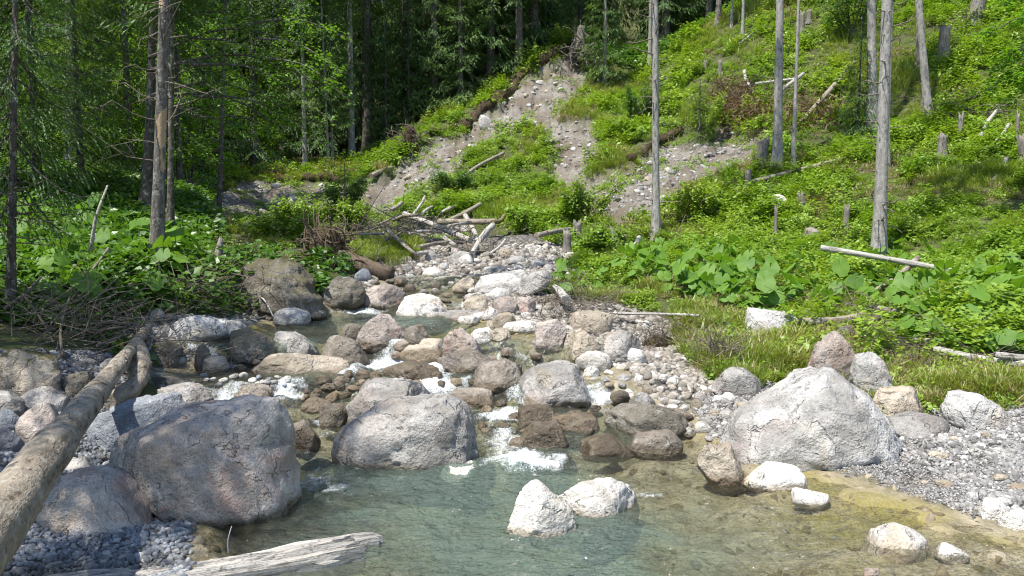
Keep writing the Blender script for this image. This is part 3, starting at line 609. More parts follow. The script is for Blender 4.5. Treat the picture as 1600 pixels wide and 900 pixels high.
boulder('white angular stone on the pebble bar rim', (1530, 778, 1572, 812), 'W')
boulder('white stone at the far right water edge', (1560, 796, 1612, 828), 'W')
wb('flat white slab standing in for a bright sun patch at the foot of the block with the hole', [(680, 728), (700, 724), (742, 725), (750, 732), (720, 739)], 'W', -.3, depthf=1.2, lean=0)  # added white slab: gives the blown sun highlight at the waterline a solid shape
boulder('rounded grey boulder among the log jam timber', (700, 392, 745, 412), 'G')
boulder('dark grey block behind the leaning log jam pole', (735, 378, 775, 396), 'D')
boulder('grey blocky stone in the middle of the dry bed', (752, 414, 794, 428), 'G')
boulder('pale grey boulder high on the slide scar edge', (748, 180, 768, 202), 'LG')
boulder('white rock standing on a stem-like stump on the slope', (1205, 302, 1228, 328), 'W')
boulder('brown grey boulder half hidden in hillside weeds', (1253, 355, 1283, 374), 'R')
# ---- smaller stones that can be told apart, strewn in zones
rs = np.random.default_rng(5)
COB = []
for i in range(14):
    V, Fc = ico(3); a = np.random.default_rng(100+i); V = rockshape(V*np.array([1, a.uniform(.65, .9), a.uniform(.5, .75)]), a, 200+i, 7, .2, .09, .02); COB.append(mesh_np('stone', V, Fc)); COB[-1].materials.append(M['rock'])
CW = dict(L='cream', G='grey', B='brown', R='reddish', D='dark', T='tan', U='bluish', LG='light grey', W='white')
def single_out(rows, what):               # rows: (object, u, v, size); what: text after the kind word
    rest = list(rows)
    for w_, key in (('largest', lambda q: -q[3]), ('leftmost', lambda q: q[1]), ('rightmost', lambda q: -q[1]), ('uppermost', lambda q: q[2]), ('lowest', lambda q: -q[2]), ('smallest', lambda q: q[3]), ('second leftmost', lambda q: q[1]), ('second rightmost', lambda q: -q[1]), ('second largest', lambda q: -q[3]), ('second lowest', lambda q: -q[2]), ('second uppermost', lambda q: q[2]), ('third leftmost', lambda q: q[1]), ('third rightmost', lambda q: -q[1]), ('third lowest', lambda q: -q[2])):
        if len(rest) < 2: break
        n_ = {'s': 1, 't': 2}.get(w_[0] if w_.split()[0] in ('second', 'third') else '', 0); allr = sorted(rows, key=key)
        if len(allr) <= n_ or allr[n_] not in rest: continue
        q = allr[n_]; rest.remove(q); q[0]['label'] = w_+' '+what[0]+' '+what[1]
    for q in rest: q[0]['label'] = what[2]+' '+what[1]
def strew(poly, n, px, tints, where, group, wet=None, flat=1.0, mind=0.85, name='stone', cat='stone'):
    poly_ = np.array(poly, float); (a, b), (c_, d) = poly_.min(0), poly_.max(0); k = 0; tries = 0; got = []
    while k < n and tries < n*40:
        tries += 1; u, v = rs.uniform(a, c_), rs.uniform(b, d)
        if not inpoly(np.array([u]), np.array([v]), poly)[0]: continue
        s = px[0]+(px[1]-px[0])*rs.random()**2.2
        if any(abs(u-q[0]) < mind*(s+q[2])/2 and abs(v-q[1]) < 0.55*mind*(s+q[2])/2 for q in got): continue
        got.append((u, v, s)); p = hit(u, v); r = s*0.5/FPX*p[1]
        o = bpy.data.objects.new(name, COB[rs.integers(len(COB))]); COL.objects.link(o)
        o.location = (p[0], p[1]+r*.5, p[2]+r*0.25); o.rotation_euler = (rs.uniform(-.25, .25), rs.uniform(-.25, .25), rs.uniform(0, 6.28)); o.scale = (r*1.3, r*rs.uniform(1.1, 1.45), r*rs.uniform(1., 1.5)*flat)
        tn = tints[rs.integers(len(tints))]; t = np.array(TINT[tn])*rs.uniform(.8, 1.12); o.color = (*t, 1); o['wet_z'] = float(-9 if wet is None else wlev(p[0], p[1])+wet); o['moss'] = 0.0; o['red'] = 0.15
        tag(o, 'x', cat, group); k += 1; got[-1] = (u, v, s, o, tn)
    for t_ in sorted(set(q[4] for q in got if len(q) > 3)):
        single_out([(q[3], q[0], q[1], q[2]) for q in got if len(q) > 3 and q[4] == t_], (CW[t_]+' stone', where, 'one of several '+CW[t_]+' stones'))

strew([(640, 398), (690, 392), (880, 385), (905, 395), (880, 425), (800, 428), (740, 428), (700, 440), (610, 440), (630, 410)], 50, (13, 44), ['L', 'LG', 'G', 'G', 'T', 'D', 'R'], 'in the dry bed below the log jam', 'stones of the dry upper bed')
strew([(700, 440), (800, 452), (880, 470), (880, 500), (830, 512), (800, 540), (740, 520), (700, 490), (720, 460)], 30, (10, 28), ['L', 'T', 'LG', 'R', 'T'], 'in the boulder field beside the upper pool', 'stones of the boulder field')
strew([(985, 560), (1060, 590), (1110, 612), (1190, 640), (1120, 690), (1075, 690), (1050, 650), (960, 610), (900, 590)], 42, (14, 46), ['L', 'LG', 'G', 'L', 'T', 'W'], 'at the water edge left of the triangular boulder', 'cobbles left of the triangular boulder')
strew([(560, 420), (640, 420), (640, 445), (560, 445)], 10, (14, 34), ['U', 'D', 'G'], 'below the overturned trunk and its grass cap', 'dark stones below the overturned trunk')
strew([(310, 588), (440, 588), (460, 606), (330, 606)], 20, (10, 20), ['LG', 'U', 'G', 'L'], 'on the little bar before the flat slab', 'stones of the little mid-stream bar', flat=.8)
strew([(460, 620), (560, 590), (600, 595), (540, 625), (480, 640)], 14, (14, 34), ['B', 'T', 'D'], 'in the shallows left of the rough dark boulder', 'wet stones in the shallows', wet=.1)
strew([(1440, 690), (1600, 680), (1600, 800), (1480, 780), (1400, 730)], 24, (11, 28), ['LG', 'LG', 'L', 'T'], 'lying loose on the right pebble bar', 'loose stones of the right pebble bar', flat=.8)
strew([(100, 700), (240, 745), (160, 735)], 4, (14, 24), ['LG', 'G'], 'squeezed between slanting log and boulders', 'little stones behind the smooth boulder')
strew([(200, 490), (400, 500), (390, 530), (240, 525)], 14, (12, 30), ['LG', 'G', 'T'], 'around the long pale shelf rock', 'stones round the shelf rock')
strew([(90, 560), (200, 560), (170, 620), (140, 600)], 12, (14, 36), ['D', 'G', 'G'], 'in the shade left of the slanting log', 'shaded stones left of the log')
strew([(640, 262), (760, 180), (880, 100), (890, 150), (760, 212), (690, 262), (650, 300), (590, 310)], 24, (7, 15), ['LG', 'T', 'L'], 'stuck in the upper slide scar', 'stones in the slide scar')
strew([(330, 320), (380, 288), (540, 290), (420, 325)], 14, (7, 14), ['LG', 'L', 'G'], 'in the gravel bank under the far forest', 'stones of the far gravel bank')
strew([(910, 290), (1060, 215), (1180, 215), (1050, 285), (1010, 340), (920, 330)], 20, (7, 15), ['LG', 'T', 'L'], 'on the earthy scar across the slope', 'stones of the slope scar')
strew([(640, 335), (740, 335), (730, 368), (660, 365)], 18, (7, 16), ['L', 'LG', 'W'], 'in the chute above the log jam', 'stones in the chute')
strew([(470, 600), (560, 585), (700, 590), (760, 600), (700, 612), (540, 600)], 16, (18, 40), ['B', 'T', 'D'], 'awash in the riffle above the rough dark boulder', 'wet rocks of the upper riffle', wet=.08, name='wet_rock', cat='rock')
strew([(740, 625), (800, 630), (940, 640), (960, 690), (900, 690), (790, 705), (755, 680)], 15, (16, 42), ['B', 'T', 'B', 'D'], 'awash in the main rapid', 'wet rocks of the main rapid', wet=.12, name='wet_rock', cat='rock')
strew([(250, 575), (390, 560), (560, 535), (760, 545), (880, 560), (760, 575), (560, 560), (340, 590)], 18, (16, 36), ['B', 'D', 'R', 'G'], 'between the boulders of the mid-stream bar', 'wet rocks of the boulder bar', wet=.06, name='wet_rock', cat='rock')
strew([(590, 440), (720, 440), (740, 470), (690, 480), (640, 455)], 10, (14, 30), ['B', 'T', 'G'], 'in the stream head above the white half-round boulder', 'wet rocks of the stream head', wet=.06, name='wet_rock', cat='rock')
strew([(1000, 610), (1080, 640), (1080, 690), (940, 630)], 12, (18, 44), ['G', 'D', 'LG', 'B'], 'beside the dark layered ledge', 'rocks beside the layered ledge', wet=.05, name='wet_rock', cat='rock')
# ================================================================== FOLIAGE SHAPES
def kites(C, D, N, L, Wd, fold=0.0, name='leaves', mat=None, var=None, tip=0.5):
    """leaf-like four-cornered faces: centre base C, direction D, face normal N, length L, width Wd"""
    C = np.asarray(C, float); D = np.asarray(D, float); N = np.asarray(N, float)
    D /= np.linalg.norm(D, axis=1)[:, None]+1e-9; S_ = np.cross(D, N); S_ /= np.linalg.norm(S_, axis=1)[:, None]+1e-9; N = np.cross(S_, D)
    L = np.broadcast_to(L, (len(C),))[:, None]; Wd = np.broadcast_to(Wd, (len(C),))[:, None]
    a = C; b = C+D*L*tip+S_*Wd*.5+N*L*fold; c_ = C+D*L; d = C+D*L*tip-S_*Wd*.5+N*L*fold
    V = np.stack([a, b, c_, d], 1).reshape(-1, 3); F = np.arange(len(V)).reshape(-1, 4)
    me = mesh_np(name, V, F, False)
    attr(me, 'var', np.random.default_rng(len(C)).random(len(C)) if var is None else var, 'FACE')
    if mat: me.materials.append(mat)
    return me
def unit(v): return v/(np.linalg.norm(v)+1e-9)
def spruce_crown(H, h0, Lmax, seed, kl=0.26, kw=0.075, step=0.42, nb=6, sparse=0.0, droop=0.35, mat='needle', twigs=11, power=0.75):
    r = np.random.default_rng(seed); C, D, N = [], [], []; br = MB(); z = h0
    while z < H-0.3:
        t = (z-h0)/(H-h0); L0 = Lmax*max(0.08, (1-t)**power)*(0.75+0.25*min(1, t*6+.4))
        for k in range(nb):
            if r.random() < sparse: continue
            L = L0*r.uniform(.65, 1.12); az = r.uniform(0, 2*math.pi); el = -droop*(1-t)+0.25*t+r.normal()*.12
            ax = np.array([math.cos(az)*math.cos(el), math.sin(az)*math.cos(el), math.sin(el)]); sd = np.array([-math.sin(az), math.cos(az), 0])
            z0 = np.array([0, 0, z+r.uniform(-.1, .1)])
            s = np.linspace(0, 1, 5); pts = z0+np.outer(s*L, ax)+np.outer(-0.22*L*np.sin(s*math.pi*.8)+.12*L*s**3, [0, 0, 1])
            if r.random() < .6: br.add(*tube(pts, np.linspace(.02, .004, 5)*(.5+L*.35), 3, cap=False))
            nt_ = max(4, int(twigs*L/2+3))
            for j in range(nt_):
                tt = 0.15+0.85*(j+r.random())/nt_; q = tt*4; i = min(3, int(q)); b = pts[i]+(pts[i+1]-pts[i])*(q-i)
                tl = (0.22+0.34*L*(1-tt*.85))*r.uniform(.6, 1.1); sg = 1 if j % 2 else -1
                d = unit(ax*.75+sd*sg*r.uniform(.45, 1.0)+np.array([0, 0, -r.uniform(.05, .55)]))
                nk = max(2, int(tl/(kl*.36)))
                for m_ in range(nk):
                    f = (m_+r.random()*.6)/nk; cc = b+d*tl*f+np.array([0, 0, -0.25*tl*f*f])
                    dd = d*.8+sd*sg*r.normal()*.3+ax*(.25+r.normal()*.2)+np.array([0, 0, r.normal()*.18-.22])
                    C.append(cc); D.append(dd); N.append((r.normal()*.3, r.normal()*.3, 1))
            C.append(pts[-1]-ax*.1); D.append(ax); N.append((r.normal()*.3, r.normal()*.3, 1))
        z += step*r.uniform(.8, 1.2)
    n = len(C); rr = np.random.default_rng(seed+1)
    return kites(C, D, N, kl*rr.uniform(.7, 1.3, n), kw*rr.uniform(.7, 1.4, n), 0.05, 'crown', M[mat]), br
def dead_branches(mb, h0, h1, n, L, seed, lean=lambda z: np.zeros(2), thick=.012, wig=.15):
    r = np.random.default_rng(seed)
    for k in range(n):
        z = r.uniform(h0, h1); az = r.uniform(0, 2*math.pi); l = L*r.uniform(.25, 1.1); el = r.uniform(-.45, .25)
        ax = np.array([math.cos(az)*math.cos(el), math.sin(az)*math.cos(el), math.sin(el)]); o = lean(z)
        p = [np.array([o[0], o[1], z])+ax*l*s+np.array([r.normal(), r.normal(), r.normal()+1.2*s*(r.random()<.4)])*wig*l*s for s in (0, .35, .7, 1)]
        mb.add(*tube(bez(p, 6), np.linspace(thick, thick*.3, 6)*(0.6+l*.5), 4, cap=False))
        if r.random() < .5:
            for q in range(2):
                s0 = p[1+q]; d = unit(ax+r.normal(size=3)*.6)*l*.35; mb.add(*tube(np.array([s0, s0+d*.5, s0+d]), np.array([.5, .35, .2])*thick, 3, cap=False))
def trunk_mesh(pts, rad, seed, seg=14, flare=1.7, rough=.06):
    n = max(10, int(np.linalg.norm(np.array(pts[-1])-pts[0])/.35)); c_ = bez(pts, n); z = np.linspace(0, 1, n)
    r = rad*(1-.75*z)*(1+flare*.6*np.exp(-z*n*.35/.5)); r[-1] = max(.01, r[-1]*.2)
    V, F_ = tube(c_, r, seg, rough, seed, False, 2.5); return mesh_np('trunk', V, F_)
# ---- prototype crowns shared by many trees
CR = {}
def crown_proto(key, *a, **k): CR[key] = spruce_crown(*a, **k)
crown_proto('s0', 22, 1.2, 3.1, 1, kl=.25, kw=.06, nb=7, step=.6, twigs=13, power=.65); crown_proto('s1', 26, 2.5, 3.3, 2, kl=.26, kw=.062, step=.65, nb=7, twigs=15, power=.6); crown_proto('s2', 18, 0.5, 2.8, 3, kl=.24, kw=.056, step=.55, nb=7, twigs=13, power=.7); crown_proto('s3', 24, 5.0, 2.9, 4, kl=.25, kw=.06, step=.65, nb=7, twigs=13, sparse=.1, power=.6)
crown_proto('s4', 9, 0.4, 1.9, 5, kl=.2, kw=.05, step=.3); crown_proto('s5', 27, 9.0, 2.9, 6, sparse=.1)
crown_proto('thin', 22, 12.0, 1.5, 7, sparse=.55, nb=4)
crown_proto('fine', 14, 0.6, 2.4, 8, kl=.1, kw=.03, step=.34, nb=5, twigs=13, mat='needle_light', droop=.3)
crown_proto('fine2', 16, 2.6, 2.6, 9, kl=.1, kw=.03, step=.36, nb=5, twigs=13, mat='needle', droop=.45)
crown_proto('small', 3.2, .15, .95, 10, kl=.08, kw=.02, step=.14, nb=5, twigs=12, mat='needle_light', droop=.1)
BRM = {k: v[1].mesh('branches') for k, v in CR.items()}
for b in BRM.values(): b.materials.append(M['bark_dark'])
def spruce(label, base, H, key, group=None, rad=None, mat='bark', rz=0, sx=1.0, top=None, dead=None, name='spruce_tree', seed=0, ddead=(.9, 0.019), lowest=.6):
    """base: world point of the foot. crown prototypes are scaled to the tree's height."""
    p = np.array(base, float); rad = rad or .011*H+.04
    t = thing(name, label, 'tree', tuple(p-[0, 0, .15]), group)
    tx, ty = (0, 0) if top is None else top           # sideways offset of the tip
    tr = trunk_mesh([(0, 0, 0), (tx*.5, ty*.5, H*.5), (tx, ty, H)], rad, seed+3); tr.materials.append(M[mat]); link('trunk', tr, None, t)
    if key:
        Hp = {'s0': 22, 's1': 26, 's2': 18, 's3': 24, 's4': 9, 's5': 27, 'thin': 22, 'fine': 14, 'fine2': 16, 'small': 3.2}[key]; s = H/Hp
        for nm, me_ in (('crown', CR[key][0]), ('limbs', BRM[key])):
            o = link(nm, me_, None, t); o['kind'] = 'stuff'; o.scale = (s*sx, s*sx, s); o.rotation_euler = (0, 0, rz); o.matrix_parent_inverse.identity()
            if top is not None: o.rotation_euler = (-ty/H, tx/H, rz)
    if dead:
        mb = MB(); dead_branches(mb, lowest, dead[1], dead[0], ddead[0], seed+11, lambda z: np.array([tx*z/H, ty*z/H]), ddead[1]); b = mb.mesh('branches'); b.materials.append(M['twig']); link('dead_branches', b, None, t)['kind'] = 'stuff'
    return t
# ================================================================== FOREST
rf = np.random.default_rng(77)
def gp(x, y): return np.array([x, y, gz(x, y)])
# far forest, behind the slide and up the valley
spots = []
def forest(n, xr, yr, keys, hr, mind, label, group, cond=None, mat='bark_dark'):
    k = 0; tr = 0; rows = []
    while k < n and tr < n*60:
        tr += 1; x, y = rf.uniform(*xr), rf.uniform(*yr)
        if abs(x) > y*.72+3: continue
        if cond and not cond(x, y): continue
        if any((x-a)**2+(y-b)**2 < mind**2 for a, b in spots): continue
        spots.append((x, y)); key = keys[rf.integers(len(keys))]
        hh = rf.uniform(*hr); rows.append((spruce(label[2]+' '+label[1], gp(x, y), hh, key, group, mat=mat, rz=rf.uniform(0, 6.28), sx=rf.uniform(.85, 1.2), seed=int(rf.integers(999))), hh, y))
        u, v = proj(x, y, float(gz(x, y))); rows[-1] += (u, v)
        k += 1
    rows = [(a, u, v, h/y_) for a, h, y_, u, v, _ in [(q[0], q[1], q[2], q[3], q[4], 0) for q in rows] if -60 < u < 1660]
    single_out(rows, label)
def pix(x, y): 
    u, v = proj(x, y, float(gz(x, y))); return u, v
forest(46, (-32, 12), (44, 58), ['s0', 's1', 's2', 's3', 's0'], (17, 27), 2.5, ('dark spruce', 'of the forest front behind the slide scar', 'one of the dark spruces'), 'spruces of the forest front', lambda x, y: y > 43.5+max(0, (x+6)*.55) and x < 16)
forest(34, (-48, 36), (60, 100), ['s0', 's1', 's2', 's3'], (20, 30), 3.4, ('shadowy spruce', 'deep in the forest, mostly hidden by nearer trees', 'one of the shadowy spruces'), 'spruces deep in the forest')
forest(22, (2, 26), (52, 66), ['s5', 's3', 's1'], (18, 26), 2.4, ('tall spruce', 'of the forest edge along the slope crest', 'one of the tall spruces'), 'spruces along the slope crest')
forest(30, (-44, -9), (30, 50), ['s0', 's2', 's3', 's5', 's1'], (15, 24), 2.2, ('wood spruce', 'on the left valley side', 'one of the spruces in the dark wood'), 'spruces of the left wood', lambda x, y: x < -.43*y-.5)
# ---- trees one can single out
def px_tree(label, u, v, w, key, H, Y=None, utop=None, **k):
    p = hit(u, v, Z) if Y is None else gp(P(u, v, Y)[0], Y); rad = w*.5/FPX*p[1]
    top = None
    if utop is not None:
        q = P(utop, 0, p[1]); f = (q[0]-p[0])/(q[2]-p[2]); top = (f*H, 0)
    return spruce(label, p, H, key, rad=rad, top=top, **k)
px_tree('thick dark trunk with peeled orange patches standing above the left bank', 243, 418, 18, 'thin', 20, utop=256, mat='bark_peel', dead=(46, 9), ddead=(1.2, 0.010), seed=5, lowest=1.5)
px_tree('dark trunk right behind the peeled trunk', 264, 330, 10, 's5', 15, Y=15.5, utop=268, mat='bark_dark', dead=(26, 10), ddead=(1.3, 0.016), seed=15, lowest=2)
px_tree('slim grey bare trunk rising from the foot of the slope', 1025, 372, 11.5, 'thin', 20, utop=1024, mat='bark', dead=(40, 9), ddead=(.9, 0.020), seed=6)
px_tree('tall pale grey trunk in front, above the long pale log', 1373, 408, 19, 'thin', 20, utop=1386, mat='bark', dead=(70, 9), ddead=(.6, 0.020), seed=7)
px_tree('grey bare trunk on the scar edge beside a thin pole', 1214, 268, 14, 'thin', 22, utop=1219, mat='bark', dead=(24, 12), ddead=(.7, 0.016), seed=8)
px_tree('very thin pole beside the bare trunk on the scar edge', 1239, 264, 6, None, 14, utop=1248, mat='bark', dead=(10, 9), ddead=(.5, 0.010), seed=9)
px_tree('grey root-flared trunk behind the tall pale one', 1363, 214, 15, 'thin', 22, utop=1362, mat='bark', dead=(20, 12), ddead=(.8, 0.016), seed=10)
px_tree('lichen-white trunk leaning slightly on the upper slope', 1452, 190, 12, 'thin', 20, utop=1436, mat='bark', dead=(20, 10), ddead=(.5, 0.013), seed=12)
px_tree('second grey trunk close behind the tall pale one', 1384, 262, 9, 'thin', 18, utop=1392, mat='bark', seed=13, dead=(14, 9), ddead=(.6, 0.013))
px_tree('silvery bare trunk with side branches before the dark forest', 668, 198, 10, 'thin', 24, utop=664, mat='bark', dead=(40, 15), ddead=(2.0, 0.029), seed=14)
px_tree('grey-brown trunk at the forest edge above the gravel bank', 550, 252, 10, 's5', 26, utop=546, mat='bark', dead=(14, 9), ddead=(1.4, 0.022), seed=16)
px_tree('slender trunk on the grassy bank top, left of the forest edge', 477, 268, 7, 's5', 20, mat='bark', dead=(20, 7), ddead=(1.2, 0.019), seed=17)
px_tree('thin leaning stem next to the slender trunk', 514, 265, 4.5, 's3', 14, utop=502, mat='bark', dead=(12, 5), ddead=(1., 0.016), seed=18)
px_tree('thin straight stem on the grassy bank top', 520, 260, 4, 's3', 15, mat='bark', seed=19, dead=(8, 5))
px_tree('dark trunk at the top edge of the slide scar', 811, 108, 12, 's3', 25, mat='bark_dark', seed=20, dead=(10, 6), ddead=(1.2, 0.019))
px_tree('bushy spruce standing beside the upturned stump on the crest', 945, 92, 7, 's4', 8.5, mat='bark', seed=21, Y=44)
px_tree('grey dead pole on the crest with broken middle', 1015, 105, 6, 'thin', 15, mat='bark', seed=22, dead=(20, 9), ddead=(1.2, 0.019))
px_tree('thin bare stem on the upper slope near the skyline', 1160, 62, 4.5, 'thin', 16, mat='bark', seed=23, dead=(10, 8))
px_tree('thin stem on the skyline left of the tall stump', 1075, 52, 4.5, 'thin', 15, mat='bark', seed=24, dead=(10, 8))
px_tree('straight grey stem on the crest in front of the forest', 1143, 42, 3.5, 's3', 14, mat='bark', seed=25)
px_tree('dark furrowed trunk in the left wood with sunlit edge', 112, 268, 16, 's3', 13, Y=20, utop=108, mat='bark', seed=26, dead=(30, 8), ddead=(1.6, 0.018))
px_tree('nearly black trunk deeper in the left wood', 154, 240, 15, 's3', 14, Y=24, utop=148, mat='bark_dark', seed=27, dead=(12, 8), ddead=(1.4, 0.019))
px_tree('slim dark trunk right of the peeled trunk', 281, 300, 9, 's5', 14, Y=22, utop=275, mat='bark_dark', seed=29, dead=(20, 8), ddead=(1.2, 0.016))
px_tree('young dark stem beside the far gravel bank', 340, 335, 8, 'thin', 12, Y=23, utop=352, mat='bark_dark', seed=30, dead=(16, 3), ddead=(.9, 0.014))
px_tree('dim stem among dead twigs left of the far gravel bank', 300, 300, 6, 's3', 13, Y=28, mat='bark_dark', seed=31, dead=(20, 5), ddead=(1.3, 0.014))
px_tree('dark slender trunk at the left picture edge', 14, 480, 12, 'fine2', 9, Y=8.6, utop=22, mat='bark_dark', seed=32, dead=(26, 2.2), ddead=(.8, 0.010), sx=.8)
px_tree('light green feathery spruce at the left edge of the wood', 60, 300, 12, 'fine', 10, Y=16.5, mat='bark_dark', seed=33, sx=1.15)
px_tree('dull green feathery spruce before the furrowed trunk', 128, 300, 10, 'fine', 8.5, Y=17.5, mat='bark_dark', seed=34, sx=1.2, rz=2)
px_tree('half-lit spruce between the black trunk and the peeled trunk', 205, 290, 12, 'fine', 11, Y=21, mat='bark_dark', seed=35, sx=1.2, rz=4)
px_tree('drooping spruce filling the far left corner', -40, 330, 14, 'fine2', 11, Y=15, mat='bark_dark', seed=36, sx=1.2)
px_tree('tall shaded spruce right of the slim dark trunk', 262, 300, 13, 'fine2', 13, Y=25, mat='bark_dark', seed=37, sx=1.25, rz=1)
px_tree('spruce with grey-green boughs behind the beech branches', 400, 280, 13, 's0', 19, Y=40, mat='bark_dark', seed=38, sx=1.1)
px_tree('young spruce with fresh tips at the forest foot', 604, 240, 6, 's4', 8, Y=44.5, mat='bark_dark', seed=39)
px_tree('young bluish spruce at the forest foot beside the silver trunk', 640, 225, 6, 's4', 10, Y=45.5, mat='bark_dark', seed=40, rz=2)
px_tree('spruce with drooping skirts right of the silver trunk', 720, 190, 9, 's2', 15, Y=45, mat='bark_dark', seed=41)
px_tree('spruce with low boughs above the slide scar', 770, 150, 9, 's0', 17, Y=47.5, mat='bark_dark', seed=42, rz=3)
px_tree('dense spruce at the corner where slide meets crest', 850, 90, 9, 's2', 16, Y=51, mat='bark_dark', seed=43, rz=1)
px_tree('tiny spruce shrub beside the old log on the bank', 540, 340, 4, 'small', 1.9, Y=25, mat='bark_dark', seed=44)
px_tree('little spruce growing beside the leaning pale pole', 1340, 215, 5, 's4', 4.2, mat='bark_dark', seed=45, sx=1.0)
px_tree('little dark spruce on the scar rim of the slope', 1092, 225, 5, 'small', 2.6, mat='bark_dark', seed=46, sx=1.3)
# shade trees on the left bank beside and behind the viewer, their shadow lies over the left boulders
for i, (x, y, H, key, lb) in enumerate([(-6.0, 2.1, 13, 'fine2', 'spruce on the near left bank beside the viewer'), (-7.4, -0.2, 14, 'fine2', 'tall spruce behind the viewer on the left bank'), (-8.2, 4.6, 14, 'fine2', 'spruce just outside the left picture edge')]):
    spruce(lb, gp(x, y), H, key, mat='bark_dark', rz=i, seed=60+i, sx=1.15)
# ---- broadleaved trees: limbs with flat sprays of leaves
def beech(label, base, limbs, seed, trunk_r=.12, trunk_top=None, leaf=.085, dens=60, mat='beech', name='beech_tree', cat='tree', barkm='bark_dark', flat=.22):
    r = np.random.default_rng(seed); t = thing(name, label, cat, tuple(np.array(base)-[0, 0, .1])); base = np.array(base)-[0, 0, .1]
    if trunk_top is not None:
        tp = np.array(trunk_top)-base; me_ = trunk_mesh([(0, 0, 0), tuple(tp*.5+r.normal(size=3)*.08), tuple(tp)], trunk_r, seed, 10); me_.materials.append(M[barkm]); link('trunk', me_, None, t)
    mb = MB(); C, D, N = [], [], []
    for a, b, spread in limbs:
        a = np.array(a)-base; b = np.array(b)-base; L = np.linalg.norm(b-a); mid = (a+b)/2+np.array([0, 0, .12*L]); pts = bez([a, mid, b], 9)
        mb.add(*tube(pts, np.linspace(.012+.007*L, .005, 9), 5, cap=False)); ax = unit(b-a)
        sd = unit(np.cross(ax, [0, 0, 1.0]))
        for j in range(int(5+L*4)):
            tt = .2+.8*r.random(); q = tt*8; i = min(7, int(q)); o = pts[i]+(pts[i+1]-pts[i])*(q-i); sg = r.choice([-1, 1]); tl = spread*(1.1-.7*tt)*r.uniform(.5, 1.2)
            d = unit(ax*r.uniform(.4, 1)+sd*sg*r.uniform(.3, 1)+np.array([0, 0, r.normal()*.2-.1])); e = o+d*tl
            mb.add(*tube(np.array([o, (o+e)/2+[0, 0, .04*tl], e]), np.array([.008, .006, .003]), 3, cap=False))
            for k in range(int(dens*tl/ max(spread, .01) * .6)+4):
                f = r.random(); c_ = o+(e-o)*f+r.normal(size=3)*np.array([.11, .11, flat*.4])*spread
                C.append(c_); dd = d+r.normal(size=3)*.6; dd[2] = -abs(dd[2])*.5; D.append(dd); N.append((r.normal()*.4, r.normal()*.4, 1))
    n = len(C); me_ = kites(C, D, N, leaf*r.uniform(.7, 1.3, n), leaf*.7*r.uniform(.7, 1.2, n), .05, 'crown', M[mat]); link('crown', me_, None, t)
    lm = mb.mesh('limbs'); lm.materials.append(M[barkm]); link('limbs', lm, None, t)['kind'] = 'stuff'; return t
def limbs_px(rows, Y): return [(P(a, b, Y+dy), P(c_, d, Y+dy2), s) for a, b, c_, d, s, dy, dy2 in rows]
b0 = gp(P(226, 300, 17)[0], 17)
rows = [(232, 60, 400, 30, 1.0, 0, -1), (232, 90, 480, 70, 1.1, 0, -1), (232, 110, 545, 150, .9, 0, -1.2), (300, 100, 520, 190, 1.0, -.5, -1.6), (232, 150, 450, 170, 1.0, 0, -1), (300, 150, 520, 235, .8, -.4, -1), (232, 150, 480, 225, .9, 0, -1), (300, 180, 430, 240, .9, 0, 0),
        (232, 20, 480, 0, 1.0, 0, -.5), (232, 0, 520, -60, 1.2, 0, 0), (232, -40, 400, -120, 1.3, 0, 0), (232, -40, 60, -120, 1.4, 0, 0), (300, 60, 440, 110, .9, -1, -1), (380, 40, 545, 60, .8, -1, -1), (320, 130, 400, 210, .8, 1, 1), (350, 180, 450, 230, .7, 0, -.3), (232, 170, 330, 250, .8, 0, .5), (420, 90, 548, 160, .7, -1.2, -1.6), (400, 60, 530, 110, .7, -1.2, -1.4)]
beech('leafy beech whose long bright boughs hang over from the left wood', b0, limbs_px(rows, 17), 91, .12, P(240, -160, 17), .075, 52)
b1 = gp(P(1700, 260, 17)[0], 17)
rows = [(1690, 30, 1530, 60, .8, 0, -.5), (1690, 60, 1550, 110, .8, 0, -.3), (1690, 90, 1545, 140, .7, 0, -.5), (1690, 10, 1560, 10, .9, 0, 0), (1690, 120, 1580, 160, .7, 0, 0), (1690, -20, 1570, -40, 1., 0, 0), (1650, 50, 1590, 80, .7, -.5, -.8), (1690, 150, 1600, 120, .7, 0, -1)]
beech('bright maple reaching in from the right picture edge over the slope', b1, limbs_px(rows, 17), 95, .1, P(1700, -60, 17), .1, 80, name='maple_tree')
def bush_limbs(c, R, H, n, seed, s=.5):
    r = np.random.default_rng(seed); out = []
    for k in range(n):
        a = r.uniform(0, 6.28); rr = R*r.uniform(.3, 1); out.append((np.array(c)+[math.cos(a)*.05, math.sin(a)*.05, .05], np.array(c)+[math.cos(a)*rr, math.sin(a)*rr, H*r.uniform(.5, 1)], s))
    return out
for i, (lb, u, v, Y, R, H, tr) in enumerate([
        ('bright young broadleaf tree in sun between the left trunks', 128, 275, 24, 1.2, 4.8, 1), ('lush sunlit sapling behind the peeled trunk', 300, 300, 26, 1.6, 4.5, 1), ('low bright sapling left of the peeled trunk', 205, 290, 22, 1.3, 2.6, 1), ('yellow-green sapling at the left wood edge', 170, 280, 21, 1.0, 1.8, 1),
        ('dim sapling in the wood behind the gravel bank', 385, 270, 42, 2.2, 5.0, 1), ('hanging leafy sapling behind the peeled trunk', 255, 250, 24, 1.5, 5.5, 1)]):
    b = gp(P(u, v, Y)[0], Y); beech(lb, b, [(b+[0, 0, H*.3*k/6], b+np.array([math.cos(k*2.4)*R, math.sin(k*2.4)*R, H*(.35+.65*((k*.37) % 1))]), R*.55) for k in range(12)], 100+i, .04, b+[0, 0, H*.9], .1, 70, name='broadleaf_sapling')
